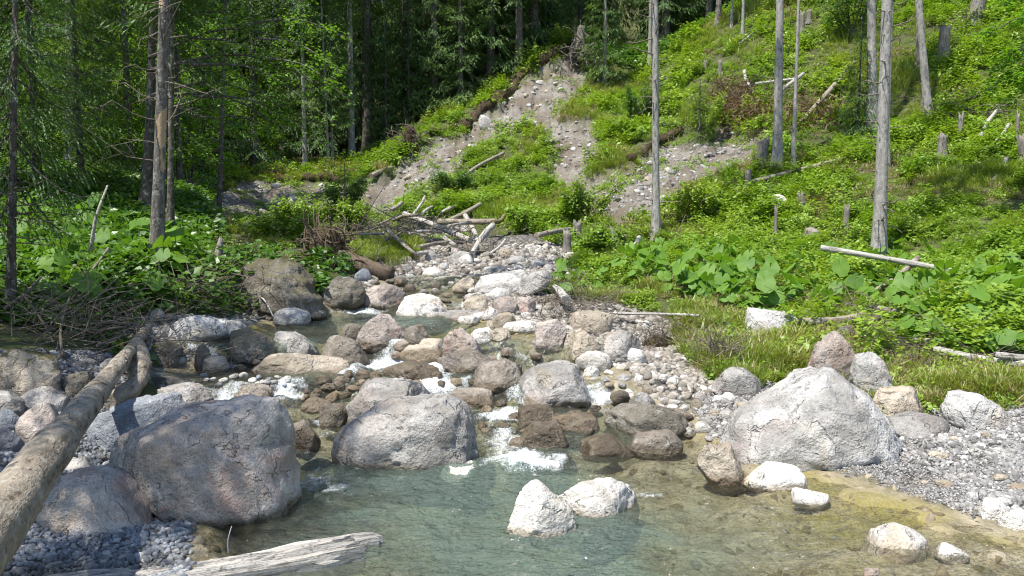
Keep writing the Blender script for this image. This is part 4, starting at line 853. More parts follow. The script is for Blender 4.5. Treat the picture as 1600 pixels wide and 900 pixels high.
for i, (lb, u, v, R, H, mt) in enumerate([
        ('round green bush at the back of the flat before the gravel bank', 540, 335, .9, 1.3, 'weed_dark'), ('airy light green willow bush in front of the gravel bank', 440, 378, .8, .6, 'weed'), ('willow bush left of the overturned root plate', 470, 372, .9, .9, 'weed'), ('low willow bush right behind the root plate', 555, 360, .7, .8, 'weed'),
        ('big soft green bush at the slope foot left of the bare trunk', 920, 350, 1.1, 1.4, 'weed'), ('rounded green bush at the slope foot by the stream bend', 815, 365, .8, .7, 'weed'), ('leafy shrub growing on the scar rim', 1098, 225, 1.0, 2.0, 'weed'), ('dark green bush at the foot of the chute', 705, 300, .9, .7, 'weed_dark'),
        ('shrub right of the bare trunk at the slope foot', 1080, 350, .8, 1.0, 'weed'), ('small bush on the crest beside the upturned stump', 925, 70, 1.1, 1.6, 'weed'), ('bushy growth on top of the upturned stump', 880, 75, .9, 1.2, 'weed'), ('bush below the stump row at the stream bend', 940, 405, .7, .6, 'weed'), ('feathery shrub over the slope beside the bare trunk', 1000, 190, 1.1, 1.6, 'weed_dark'), ('spreading shrub high on the slope', 1330, 60, 1.6, 2.2, 'weed_dark')]):
    b = hit(u, v, Z); beech(lb, b, bush_limbs(b, R, H, 16, 300+i, R*.42), 200+i, .02, None, .1, 46, mt, 'bush', 'bush', 'twig', .9)
# ================================================================== LOGS, STUMPS, ROOTS
def local_axis(pts):
    pts = np.asarray(pts, float); d = unit(pts[-1]-pts[0]); q = Vector(d).to_track_quat('Z', 'Y'); R_ = np.array(q.to_matrix())
    return (pts-pts[0])@R_, q
def log(label, pts, r0, r1, mat='log', name='fallen_log', cat='log', seg=12, seed=1, rough=.06, ends=None, parent=None, group=None, n=None, stubs=0, prof=None):
    pts = np.asarray(pts, float); L = np.linalg.norm(pts[-1]-pts[0]); n = n or max(8, int(L/.12)); n = min(n, 60)
    lp, q = local_axis(pts); c_ = bez(lp, n); rad = np.linspace(r0, r1, n) if prof is None else np.interp(np.linspace(0, 1, n), np.linspace(0, 1, len(prof)), prof)
    V, F_ = tube(c_, rad, seg, rough, seed, True, 1.2/max(r0, .02)*.5); me_ = mesh_mix('log', V, F_.tolist())
    me_.materials.append(M[mat])
    if ends:
        me_.materials.append(M[ends]); k = len(me_.polygons)-2*seg
        for i in range(k, len(me_.polygons)): me_.polygons[i].material_index = 1; me_.polygons[i].use_smooth = False
    else:
        for i in range(len(me_.polygons)-2*seg, len(me_.polygons)): me_.polygons[i].use_smooth = False
    o = link(name, me_, None, parent, tuple(pts[0])); o.rotation_mode = 'QUATERNION'; o.rotation_quaternion = q
    if parent is None: tag(o, label, cat, group)
    if stubs:
        r = np.random.default_rng(seed+50)
        for k in range(stubs):
            i = r.integers(2, n-2); a = r.uniform(0, 6.28); d = np.array([math.cos(a), math.sin(a), r.uniform(-.3, .5)]); l = rad[i]*r.uniform(1.15, 1.5)
            V, F_ = tube(np.array([c_[i], c_[i]+d*l*.8, c_[i]+d*l]), np.array([.018, .012, .004])*(.5+rad[i]*4), 5, .1, k, False); mm = mesh_np('stub', V, F_); mm.materials.append(M[mat]); link('branch_stub', mm, None, o)
    return o
def plog(label, a, b, w0, w1, la=0, lb=0, **k):   # log lying between two ground spots seen at pixels a and b, w in pixels, l = lift in m
    A_, B_ = hit(*a), hit(*b); A_[2] += la+.05+w0*.35/FPX*A_[1]; B_[2] += lb+.05+w1*.35/FPX*B_[1]
    rr_ = np.random.default_rng(int(a[0]*3+b[1])); mid = (A_+B_)/2+rr_.normal(size=3)*np.linalg.norm(B_-A_)*np.array([.03, .03, .02])
    return log(label, [A_, mid, B_], w0*.5/FPX*A_[1], w1*.5/FPX*B_[1], **k)
# tilted log in the front left, resting on the boulders
log('long weathered log slanting up from the front left corner', [P(6, 796, 3.35)*1.28-P(236, 506, 9.8)*.28, P(236, 506, 9.8)], .18, .055, 'log', prof=(.17, .15, .128, .105, .088, .074, .062, .054, .048), seg=24, seed=3, stubs=30, n=60, rough=.1)
log('pale gnarled driftwood fork under the upper end of the slanting log', [P(216, 543, 8.0), P(222, 575, 7.5), P(205, 608, 6.9), P(170, 628, 6.5)], .09, .07, 'log', 'driftwood', 'driftwood', 14, 4, .2, stubs=4)
# grey split timber at the bottom edge
def plank():
    a, b = P(40, 946, 3.95), P(560, 866, 4.5); L = np.linalg.norm(b-a); n, m = 110, 44
    s = np.linspace(0, 1, n); t = np.linspace(0, 1, m); r = np.random.default_rng(8)
    ax = unit(b-a); sd = unit(np.cross([0, 0, 1], ax)); up = np.cross(ax, sd)
    gro = np.zeros((n, m)); xs = np.outer(s, np.ones(m)); ts = np.outer(np.ones(n), t)
    f1 = fbm(np.stack([xs.ravel()*2.2, ts.ravel()*11, xs.ravel()*0], 1), 4, 3).reshape(n, m)
    top = .05+.030*np.sin(ts*math.pi)+.03*f1-.12*np.maximum(0, .2-np.abs(f1))
    endx = 1+.075*fbm(np.stack([t*7, t*0, t*0], 1), 4, 5, .7)-.10*np.clip((.5-t)*1.6, 0, 1)+.03*np.clip(t-.6, 0, 1)
    wid = .34*(1-.25*xs**3)
    Pt = a+xs[..., None]*endx[None, :, None]*L*ax+((ts-.5)*wid)[..., None]*sd+top[..., None]*up
    Pb = a+xs[..., None]*endx[None, :, None]*L*.99*ax+((ts-.5)*wid*.9)[..., None]*sd+(-.09+.03*np.abs(ts-.5))[..., None]*up
    V = np.vstack([Pt.reshape(-1, 3), Pb.reshape(-1, 3)]); id_ = np.arange(n*m).reshape(n, m); k = n*m
    F_ = [np.stack([id_[:-1, :-1], id_[1:, :-1], id_[1:, 1:], id_[:-1, 1:]], -1).reshape(-1, 4), np.stack([id_[:-1, :-1], id_[:-1, 1:], id_[1:, 1:], id_[1:, :-1]], -1).reshape(-1, 4)+k]
    for e in (id_[:, 0], id_[::-1, -1], id_[-1, :], id_[0, ::-1]): F_.append(np.stack([e[:-1], e[:-1]+k, e[1:]+k, e[1:]], -1))
    q = Vector(ax).to_track_quat('Z', 'Y'); R_ = np.array(q.to_matrix())
    me_ = mesh_np('timber', (V-a)@R_, np.vstack(F_)); o = link('split_timber', me_, M['drift'], None, tuple(a)); o.rotation_mode = 'QUATERNION'; o.rotation_quaternion = q
    me_.polygons.foreach_set('use_smooth', np.zeros(len(me_.polygons), bool))
    tag(o, 'grey split weathered timber with broken end along the bottom edge', 'timber')
plank()
log('thin dry sprig standing in the shallows at the huge boulder', [pixz(357, 865, 0), P(356, 845, 4.55), P(362, 822, 4.6)], .005, .003, 'drift', 'twig', 'twig', 5, 2)
# right bank
log('long straight pale pole lying over the weeds beside the tall trunk', [P(1282, 387, 13.6), P(1390, 405, 13.2), P(1505, 426, 12.6)], .05, .042, 'drift', seed=5, stubs=5)
plog('pole with reddish broken end on the green slope', (1175, 292), (1322, 258), 7, 7, .05, .1, mat='log', seed=6)
plog('pale pole leaning down the slope from the little spruce', (1250, 200), (1336, 112), 6, 8, .1, .3, mat='log', seed=7)
plog('dull pole across the dry brush on the scar rim', (1218, 155), (1255, 130), 6, 5, .2, .3, mat='drift', seed=8)
plog('slim pale pole at the foot of the bare trunk on the scar edge', (1150, 300), (1095, 322), 3, 4, .1, .1, mat='drift', seed=9)
plog('grey pole lying across the green tongue of the slide', (712, 297), (787, 250), 6, 5, .15, .2, mat='log', seed=10)
plog('brown log with bark behind the lichen-spotted boulder', (1250, 515), (1350, 510), 15, 13, .0, .05, mat='log', seed=11)
plog('dark short log touching the upright wedge boulder', (1318, 533), (1368, 516), 18, 16, .02, .05, mat='root', seed=12, ends='stump')
plog('sawn log with orange cut end under big leaves', (1362, 495), (1408, 506), 10, 12, .05, .05, mat='log', seed=13, ends='cutwood')
plog('lower sawn log with round orange cut end', (1398, 546), (1453, 551), 11, 13, .03, .04, mat='log', seed=14, ends='cutwood')
plog('long pale log end running out of the right picture edge', (1460, 562), (1640, 596), 12, 15, .04, .08, mat='drift', seed=15)
plog('second pale log beside it at the right picture edge', (1555, 580), (1640, 590), 10, 11, .1, .12, mat='drift', seed=16)
plog('short thick brown log half sunk in the big leaves', (1498, 458), (1552, 462), 14, 15, .05, .05, mat='root', seed=17, ends='stump')
plog('thin dead branch rising from the leaves to a broken tangle', (1365, 468), (1432, 434), 7, 10, .05, .25, mat='log', seed=18)
plog('thin straight stick on the pebbles before the green bank', (965, 502), (1092, 512), 4, 5, .05, .1, mat='drift', seed=19)
plog('bleached short branch at the edge of the big leaves', (975, 415), (998, 398), 7, 8, .05, .3, mat='drift', seed=20)
plog('white splintered wood piece in the brushwood', (866, 465), (885, 490), 8, 16, .1, .1, mat='drift', seed=21)
plog('dead pole behind the tree stumps at the stream bend', (838, 385), (905, 372), 9, 6, .15, .15, mat='log', seed=22)
plog('curved white branch above the brown dead boughs', (1172, 145), (1163, 128), 5, 6, .1, .35, mat='drift', seed=23)
plog('white branch lying level above the brown dead boughs', (1180, 146), (1245, 138), 5, 4, .3, .3, mat='drift', seed=24)
plog('leaning broken pole among stumps at the right', (1530, 225), (1556, 195), 7, 5, .1, .35, mat='drift', seed=25)
plog('short leaning pole by the rightmost stumps', (1545, 240), (1575, 212), 5, 5, .1, .25, mat='drift', seed=26)
plog('thin log lying below the rightmost stumps', (1552, 290), (1572, 262), 6, 7, .05, .15, mat='drift', seed=27)
plog('grey log on the turf lip above the slide', (580, 290), (612, 276), 8, 7, .3, .3, mat='log', seed=28)
plog('thin log near the skyline left of the big stump', (1155, 75), (1180, 60), 4, 4, .1, .2, mat='drift', seed=29)
# left bank sticks
LS = [((65, 495), (172, 435), 6, 4, .05, .35), ((90, 492), (222, 472), 5, 4, .1, .2), ((118, 465), (205, 512), 5, 5, .35, .05), ((120, 512), (208, 520), 5, 4, .1, .1), ((122, 522), (205, 528), 5, 4, .1, .1), ((118, 530), (198, 532), 4, 4, .05, .1), ((153, 557), (198, 536), 5, 4, .05, .1), ((40, 512), (85, 552), 4, 3, .3, .05), ((98, 575), (112, 520), 5, 3, .05, .35), ((10, 520), (66, 480), 5, 4, .2, .3), ((188, 487), (226, 500), 4, 4, .2, .1)]
jr = []
for i, (a, b, w0, w1, la, lb) in enumerate(LS):
    jo = plog('thin dead stick in the jumble beside the upper end of the slanting log', a, b, w0, w1, la, lb, mat='twig', name='dead_stick', cat='stick', group='sticks beside the slanting log', seed=40+i, seg=6)
    jr.append((jo, (a[0]+b[0])/2, (a[1]+b[1])/2, abs(a[0]-b[0])+abs(a[1]-b[1])))
single_out(jr, ('dead stick', 'beside the upper end of the slanting log', 'one of the thin dead sticks'))
log('dead fir top with bare side twigs leaning over the left plants', [P(142, 392, 10), P(150, 340, 10), P(168, 290, 10.2)], .03, .012, 'drift', 'dead_treetop', 'branch', 8, 33)
log('mossy yellow log running from the snag into the leaves', [P(232, 468, 11.2), P(290, 458, 11.6), P(340, 446, 12)], .06, .075, 'mosslog', seed=34)
log('split upright snag beside the craggy boulder', [P(335, 452, 12.2), P(340, 410, 12.2), P(345, 372, 12.3)], .10, .035, 'stump', 'snag', 'snag', 12, 35, .2)
for i, q in enumerate([((262, 470), (318, 490), (316, 498)), ((275, 468), (330, 478), (345, 492)), ((300, 462), (350, 470), (352, 490)), ((355, 450), (375, 490), (384, 505)), ((400, 470), (385, 490), (392, 505)), ((400, 462), (414, 470), (432, 505))]):
    log('bleached curved root hanging over the shelf rock', [P(*q[0], 11.4-.05*i), P(*q[1], 11.1-.05*i), P(*q[2], 10.9-.05*i)], .016, .009, 'drift', 'bleached_root', 'root', 6, 60+i, group='bleached roots over the shelf rock')
# ---- roots: wiggly strands
def strands(mb, o, n, L, r, spread, seed, up=.3, thick=.02, axis=None, wig=.35, k=7):
    rg = np.random.default_rng(seed)
    for i in range(n):
        d = unit(rg.normal(size=3)*spread+(np.array([0, 0, up]) if axis is None else np.array(axis))); p = np.array(o)+rg.normal(size=3)*r; pts = [p]; l = L*rg.uniform(.3, 1)
        for s in range(k-1): d = unit(d+rg.normal(size=3)*wig); p = p+d*l/(k-1); pts.append(p)
        t_ = thick*rg.uniform(.3, 1); mb.add(*tube(np.array(pts), np.linspace(t_, t_*.3, k), 4, cap=False))
def rootwad(label, c, trunk_to, tr, R, n, seed, name='root_plate', mat='root', up=(0, -.1, .5), core=None, facing=None, thick=.03):
    c = np.array(c, float); t = thing(name, label, 'root plate', tuple(c))
    if trunk_to is not None:
        V, F_ = tube(bez([np.zeros(3), (np.array(trunk_to)-c)*.5, np.array(trunk_to)-c], 18), np.linspace(tr*1.5, tr, 18), 12, .12, seed, True, 3); mm = mesh_mix('trunk', V, F_.tolist()); mm.materials.append(M[mat]); link('trunk', mm, None, t)
    mb = MB(); strands(mb, (0, 0, 0), n, R, R*.18, .9, seed, 0, thick, up); mm = mb.mesh('roots'); mm.materials.append(M[mat]); o = link('roots', mm, None, t); o['kind'] = 'stuff'
    V, Fc = ico(3); rg = np.random.default_rng(seed); V = rockshape(V*np.array(core or (.5, .3, .6))*R, rg, seed, 5, .2, .25, .08); mm = mesh_np('soil', V, Fc); mm.materials.append(M['turf']); link('soil_clod', mm, None, t)
    return t
c1 = P(508, 398, 14.3); rootwad('dark overturned root plate with trunk, upstream of the craggy boulder', c1, P(612, 430, 14.0), .14, 1.05, 170, 5, core=(.38, .3, .5), up=(-.15, -.15, .55))
c1 = P(350, 455, 12.4); rootwad('dark tangle of roots and soil between snag and craggy boulder', c1, None, 0, 1.0, 170, 6, core=(.5, .35, .32), up=(.1, -.4, .1))
c1 = P(392, 432, 13.6); rootwad('dark bank of roots behind the craggy mossy boulder', c1, None, 0, .9, 120, 16, core=(.7, .3, .35), up=(.2, -.3, .25))
c1 = hit(905, 100, Z)+np.array([0, -.3, .6]); rootwad('upturned grey stump with hanging roots on the crest of the slide', c1, c1+np.array([.1, .3, 1.5]), .22, 1.6, 130, 7, core=(.2, .2, .45), up=(0, -.2, -.55), mat='stump', thick=.06)
c1 = hit(640, 232, Z)+np.array([0, -.2, .4]); rootwad('hanging bundle of dead roots at the left end of the slide lip', c1, None, 0, 1.7, 120, 8, core=(.2, .2, .5), up=(.1, -.2, -.5), mat='twig', thick=.03)
c1 = hit(1130, 575)+np.array([0, .15, .05]); rootwad('grassy hummock of washed-out roots at the right water edge', c1, None, 0, .6, 260, 9, core=(.4, .32, .2), up=(-.2, -.35, .15), mat='twig', thick=.008)
c1 = hit(1030, 545)+np.array([0, .1, .05]); rootwad('heap of washed-up rootlets behind the grey round boulder', c1, None, 0, .5, 120, 10, core=(.4, .4, .2), up=(-.3, -.3, .2), mat='twig', thick=.008)
# ---- stumps
def stump(label, u, v, w, h, seed, lean=(0, 0), mat='stump', jag=.25):
    p = hit(u, v, Z); s = p[1]/FPX; r0, H = w*.5*s, h*s*1.15+.15; n, seg = 9, 16; rg = np.random.default_rng(seed)
    z = np.linspace(-.12, 1, n); pts = np.stack([z*H*lean[0], z*H*lean[1], z*H], 1); V, F_ = tube(pts, r0*(.86+.45*np.exp(-np.maximum(z, 0)*5)), seg, .09, seed, False, 1.5/r0*.4)
    V = V.reshape(n, seg, 3); V[-1, :, 2] += H*jag*rg.normal(size=seg)*.4; V[-2, :, 2] += H*.03*rg.normal(size=seg); V = V.reshape(-1, 3)
    c_ = pts[-1]*.96; k = len(V); V = np.vstack([V, c_]); j = np.arange(seg); F_ = F_.tolist()+[[(n-1)*seg+a, (n-1)*seg+(a+1) % seg, k, k] for a in j]
    mm = mesh_mix('stump', V, F_); mm.materials.append(M[mat]); o = link('tree_stump', mm, None, None, tuple(p)); tag(o, label, 'stump'); return o
for i, a in enumerate([('tall broken stump near the skyline', 1121, 40, 10, 36, (.05, 0)), ('broad grey stump high on the right slope', 1474, 98, 17, 42), ('dark stump left of the broad grey one', 1436, 105, 14, 40), ('pale split stump with stone-like plate at the top right', 1522, 38, 22, 36, (.15, 0)),
        ('short grey stump below the leaning lichen trunk', 1472, 246, 15, 22), ('pointed pale stump beside the short grey one', 1500, 226, 9, 32), ('stump at the far right edge of the slope', 1597, 256, 16, 28), ('small double stump in the middle of the weeds', 1322, 356, 10, 20), ('dark leaning stump below the white rock', 1256, 334, 11, 18, (-.2, 0)),
        ('thin upright post-like stub below the white rock', 1211, 388, 6, 46), ('big torn stump on the scar edge', 1187, 268, 20, 34, (.1, 0)), ('low grey stump at the lower scar edge', 1168, 302, 13, 22), ('cut stump at the stream bend, left of a pair', 886, 396, 15, 20), ('taller cut stump at the stream bend, right of a pair', 902, 394, 15, 33), ('small stump in front of the bare trunk foot', 974, 400, 9, 20), ('low mossy stump behind the small one', 960, 386, 18, 16),
        ('tiny grey stump on the upper slope', 1102, 112, 6, 10), ('grey stump left of the little brush pile', 1125, 120, 7, 16), ('stump at the slope top beside thin stems', 1253, 52, 8, 22), ('reddish stump beside the slope-top stump', 1264, 36, 9, 12), ('upright dead stub in the middle of the slope', 935, 130, 5, 30), ('pale peg-like stump on the turf above the slide', 836, 92, 6, 14), ('stub right of the pointed pale stump', 1588, 232, 6, 40)]):
    stump(a[0], a[1], a[2], a[3], a[4], 70+i, a[5] if len(a) > 5 else (0, 0))
# ---- log jam across the valley floor
JAM = [((632, 368), (735, 392), 9, 9, .5, .15, 'drift', 'longest pale log slanting down across the log jam'), ((685, 372), (775, 372), 10, 9, .35, .35, 'log', 'thick brown log lying level on top of the log jam'), ((700, 366), (752, 347), 9, 6, .3, .5, 'log', 'grey log sticking up to the right out of the log jam'), ((727, 366), (748, 398), 8, 7, .5, .05, 'drift', 'pale pole leaning steeply in the log jam'), ((738, 406), (770, 378), 8, 10, .05, .3, 'drift', 'pale pole leaning up to the right at the jam edge'), ((770, 374), (788, 366), 8, 6, .35, .45, 'mosslog', 'yellow mossy log end at the right of the jam'),
       ((640, 386), (690, 384), 5, 5, .25, .25, 'drift', None), ((655, 402), (700, 394), 6, 6, .15, .15, 'log', None), ((650, 410), (668, 408), 7, 7, .1, .1, 'drift', None), ((605, 390), (650, 412), 7, 6, .35, .1, 'log', None), ((612, 366), (628, 358), 6, 6, .6, .7, 'log', None), ((660, 362), (676, 354), 5, 4, .5, .6, 'drift', None), ((694, 390), (712, 397), 7, 7, .2, .1, 'drift', None), ((645, 350), (664, 338), 4, 4, .2, .6, 'drift', None), ((676, 380), (718, 382), 5, 5, .3, .3, 'drift', None), ((590, 372), (640, 360), 4, 4, .3, .5, 'log', None), ((560, 385), (600, 380), 4, 4, .2, .2, 'drift', None), ((755, 392), (775, 370), 5, 4, .1, .4, 'drift', None), ((600, 395), (632, 384), 4, 4, .2, .3, 'twig', None), ((425, 378), (475, 366), 4, 4, .3, .4, 'drift', None), ((690, 345), (712, 338), 5, 5, .2, .3, 'drift', None), ((765, 405), (790, 392), 4, 4, .05, .2, 'drift', None), ((615, 378), (655, 372), 5, 5, .5, .5, 'log', None), ((700, 384), (735, 375), 4, 4, .4, .4, 'drift', None)]
jr = []
for i, (a, b, w0, w1, la, lb, m_, lbl) in enumerate(JAM):
    jo = plog(lbl or 'smaller bleached log jumbled into the log jam', a, b, w0, w1, la, lb, mat=m_, seed=120+i, seg=9, group=None if lbl else 'smaller logs of the log jam', stubs=3 if lbl else 0)
    if not lbl: jr.append((jo, (a[0]+b[0])/2, (a[1]+b[1])/2, abs(a[0]-b[0])+abs(a[1]-b[1])))
single_out(jr, ('smaller log', 'jumbled into the log jam', 'one of the smaller bleached logs'))
# ---- loose twigs nobody could count
tw = MB(); rg = np.random.default_rng(9)
def twigs(u, v, su, sv, n, L, th, lift=.1, el=.4):
    for i in range(n):
        p = hit(u+rg.normal()*su, v+rg.normal()*sv); az = rg.uniform(0, 6.28); e = rg.normal()*el; l = L*rg.uniform(.3, 1); d = np.array([math.cos(az)*math.cos(e), math.sin(az)*math.cos(e), abs(math.sin(e))])
        o = p+np.array([0, 0, lift*rg.random()]); k = rg.normal(size=3)*.12*l; tw.add(*tube(np.array([o, o+d*l*.5+k, o+d*l]), np.array([1, .7, .35])*th*rg.uniform(.4, 1), 4, cap=False))
for a in [(640, 375, 40, 10, 120, 1.3, .016, .5), (590, 372, 22, 9, 60, 1.2, .012, .4), (730, 392, 30, 8, 60, .9, .012, .3), (900, 488, 28, 12, 130, .8, .008, .15), (870, 460, 25, 8, 50, .7, .008, .15), (150, 540, 60, 18, 150, 1.0, .008, .3), (90, 520, 50, 20, 130, .9, .006, .4), (1040, 520, 30, 15, 60, .6, .006, .2), (1340, 500, 50, 14, 70, .8, .008, .15), (1500, 560, 70, 12, 110, .9, .007, .1), (1420, 560, 50, 14, 90, .7, .006, .1), (1520, 185, 40, 10, 110, 1.8, .018, .3), (1140, 165, 18, 12, 140, 1.6, .012, .6), (1210, 160, 30, 10, 130, 1.6, .012, .4),
          (950, 375, 45, 12, 70, 1.1, .01, .2), (1250, 470, 60, 14, 40, .8, .008, .2), (340, 475, 45, 14, 170, .9, .008, .25), (560, 420, 40, 8, 60, .8, .008, .2), (1380, 150, 50, 30, 60, 1.6, .012, .3), (1480, 60, 40, 20, 70, 1.8, .014, .4), (1080, 340, 40, 12, 50, 1.0, .009, .2), (620, 428, 30, 8, 40, .7, .008, .1), (230, 240, 20, 10, 40, 1.5, .008, .5), (1180, 215, 60, 14, 60, 1.2, .01, .2), (350, 300, 40, 8, 40, 1.2, .012, .4)]: twigs(*a)
mm = tw.mesh('dead_twigs'); tag(link('dead_twigs', mm, M['twig']), 'dead grey-brown twigs and brushwood lying over banks and slope', 'brushwood', kind='stuff')
# brown dead needles on the fallen boughs at the scar rim
C, D, N = [], [], []
for u, v, su, sv, n in ((1140, 168, 18, 14, 1500), (1170, 190, 25, 8, 700), (1260, 190, 30, 12, 500)):
    for i in range(n):
        p = hit(u+rg.normal()*su, v+rg.normal()*sv, Z); C.append(p+[0, 0, rg.uniform(0, .7)]); D.append(rg.normal(size=3)-[0, 0, .6]); N.append(rg.normal(size=3))
tag(link('dead_boughs', kites(C, D, N, .35, .06, .02, 'dead_boughs', M['deadneedle'])), 'brown withered spruce boughs hanging over the scar rim', 'dead boughs', kind='stuff')
# turf lips with hanging roots along the slide edge and gravel bank
def lip(label, px_pts, seed, th=.3):
    r = np.random.default_rng(seed); pts = [hit(u, v, Z) for u, v in px_pts]; c_ = bez(pts, 50); c_[:, 2] = np.array([gz(x, y) for x, y in c_[:, :2]])+.05
    V, F_ = tube(c_, th*(.7+.5*r.random(50)), 10, .35, seed, True, 1.5); t = thing('turf_lip', label, 'turf edge', tuple(pts[0])); mm = mesh_mix('turf', V-pts[0], F_.tolist()); mm.materials.append(M['turf']); link('turf', mm, None, t)
    mb = MB()
    for i in range(110): p = c_[r.integers(50)]-pts[0]; strands(mb, p, 1, .8, .1, .35, seed*100+i, 0, .014, (0, -.5, -.8), .3, 5)
    mm = mb.mesh('roots'); mm.materials.append(M['root']); o = link('hanging_roots', mm, None, t); o['kind'] = 'stuff'
lip('overhanging dark turf edge along the upper slide scar', [(655, 216), (690, 208), (725, 200), (745, 182), (775, 155), (810, 122), (845, 98), (885, 82)], 3, .3)
lip('overhanging brown turf edge on top of the far gravel bank', [(345, 287), (380, 279), (420, 276), (470, 280), (520, 284), (556, 272)], 4, .25)
lip('dark turf edge above the earthy scar on the slope', [(985, 252), (1010, 236), (1040, 222), (1062, 205)], 5, .2)
# ================================================================== GROUND COVER
def proto_col(name, meshes):
    co = bpy.data.collections.new(name)
    for i, m_ in enumerate(meshes): co.objects.link(bpy.data.objects.new('%s_%02d' % (name, i), m_))
    return co
def scatter(name, pts, scl, rot, ids, meshes, label, cat, mat=None):
    n = len(pts); me_ = bpy.data.meshes.new(name); me_.vertices.add(n); me_.vertices.foreach_set('co', np.asarray(pts, np.float32).ravel())
    attr(me_, 'scl', scl); a = me_.attributes.new('rot', 'FLOAT_VECTOR', 'POINT'); a.data.foreach_set('vector', np.asarray(rot, np.float32).ravel())
    a = me_.attributes.new('pick', 'INT', 'POINT'); a.data.foreach_set('value', np.asarray(ids, np.int32))
    o = link(name, me_); g = bpy.data.node_groups.new(name+'_nodes', 'GeometryNodeTree')
    g.interface.new_socket('Geometry', in_out='INPUT', socket_type='NodeSocketGeometry'); g.interface.new_socket('Geometry', in_out='OUTPUT', socket_type='NodeSocketGeometry')
    N_ = g.nodes.new; gi, go, ip, ci = N_('NodeGroupInput'), N_('NodeGroupOutput'), N_('GeometryNodeInstanceOnPoints'), N_('GeometryNodeCollectionInfo')
    ci.inputs['Collection'].default_value = proto_col(name+'_shapes', meshes); ci.inputs['Separate Children'].default_value = True; ci.inputs['Reset Children'].default_value = True
    def na(nm, ty): x = N_('GeometryNodeInputNamedAttribute'); x.data_type = ty; x.inputs[0].default_value = nm; return x.outputs[0]
    ip.inputs['Pick Instance'].default_value = True; Lk = g.links.new
    Lk(gi.outputs[0], ip.inputs['Points']); Lk(ci.outputs[0], ip.inputs['Instance']); Lk(na('pick', 'INT'), ip.inputs['Instance Index']); Lk(na('rot', 'FLOAT_VECTOR'), ip.inputs['Rotation']); Lk(na('scl', 'FLOAT'), ip.inputs['Scale']); Lk(ip.outputs[0], go.inputs[0])
    md = o.modifiers.new('scatter', 'NODES'); md.node_group = g
    return tag(o, label, cat, kind='stuff')
# ---- shapes
def weed_mesh(seed, n, R, H, leaf, mat, up=.9):
    r = np.random.default_rng(seed); a = r.uniform(0, 6.28, n); q = R*np.sqrt(r.random(n)); z = H*(.25+.75*r.random(n))*(1-.5*(q/R)**2)
    C = np.stack([np.cos(a)*q, np.sin(a)*q, z], 1); D = np.stack([np.cos(a)+r.normal(size=n)*.8, np.sin(a)+r.normal(size=n)*.8, r.normal(size=n)*.3-.15], 1); Nn = np.stack([r.normal(size=n)*.45, r.normal(size=n)*.45, np.full(n, up)], 1)
    return kites(C, D, Nn, leaf*r.uniform(.6, 1.3, n), leaf*.8*r.uniform(.6, 1.2, n), .06, 'weed', M[mat])
def stalk_mesh(seed, ns, R, H, leaf, mat):
    r = np.random.default_rng(seed); C, D, N = [], [], []
    for s in range(ns):
        a, q = r.uniform(0, 6.28), R*math.sqrt(r.random()); b = np.array([math.cos(a)*q, math.sin(a)*q, 0]); ln = r.normal(size=2)*.12; h = H*r.uniform(.6, 1)
        for k in range(9):
            z = h*(.15+.85*k/9); p = b+np.array([ln[0]*z, ln[1]*z, z])
            for sg in (0, math.pi): az = k*1.57+sg+r.normal()*.3; C.append(p); D.append((math.cos(az), math.sin(az), r.uniform(-.5, .3))); N.append((r.normal()*.2, r.normal()*.2, 1))
    n = len(C); return kites(C, D, N, leaf*r.uniform(.7, 1.2, n), leaf*.55*r.uniform(.8, 1.2, n), .05, 'stalk', M[mat])
def grass_mesh(seed, n, R, H, mat, wd=.008):
    r = np.random.default_rng(seed); V, F_ = [], []
    for k in range(n):
        a, q = r.uniform(0, 6.28), R*math.sqrt(r.random()); b = np.array([math.cos(a)*q, math.sin(a)*q, -.02]); d = np.array([math.cos(a), math.sin(a), 0])*.5+np.array([r.normal(), r.normal(), 0])*.3; h = H*r.uniform(.5, 1.1); w = np.array([-d[1], d[0], 0]); w = w/(np.linalg.norm(w)+1e-6)*wd
        p0, p1, p2 = b, b+d*h*.25+[0, 0, h*.6], b+d*h*.75+[0, 0, h*.85]; i = len(V); V += [p0-w, p0+w, p1+w*.8, p1-w*.8, p2+w*.15, p2-w*.15]; F_ += [(i, i+1, i+2, i+3), (i+3, i+2, i+4, i+5)]
    me_ = mesh_np('grass', V, F_, False); attr(me_, 'var', np.repeat(r.random(n), 2), 'FACE'); me_.materials.append(M[mat]); return me_
def broad_leaf(seed, R=.16, stalk=.3, seg=13, tilt=.25, mat='butterbur'):
    r = np.random.default_rng(seed); V = [(0, 0, stalk)]; F_ = []; ph = r.uniform(0, 6.28, 3)
    for ring, f in ((0, .55), (1, 1.0)):
        for k in range(seg):
            a = -math.pi*.93+2*math.pi*.93*k/(seg-1); rr = R*f*(1+.06*math.sin(5*a+ph[0])+.05*math.sin(11*a+ph[1]))*(1+.12*math.cos(a)); z = stalk+R*(.16*f-.20*f*f+.06*f*math.sin(4*a+ph[2]))-R*f*tilt*math.cos(a)
            V.append((rr*math.cos(a), rr*math.sin(a), z+R*.05*f*(1 if k % 2 else -1)))
    for k in range(seg-1): F_.append((0, 1+k, 2+k, 2+k)); F_.append((1+k, 1+seg+k, 2+seg+k, 2+k))
    V = np.array(V); V[:, 0] += stalk*.35
    t, f = tube(np.array([(0, 0, -.05), (stalk*.12, 0, stalk*.5), (stalk*.35, 0, stalk)]), np.array([.012, .009, .006])*R/.16, 4, cap=False); k = len(V); V = np.vstack([V, t]); F_ += [tuple(x) for x in (f+k).tolist()]
    me_ = mesh_mix('leaf', V, F_); me_.materials.append(M[mat]); attr(me_, 'var', np.full(len(me_.polygons), r.random()), 'FACE'); return me_
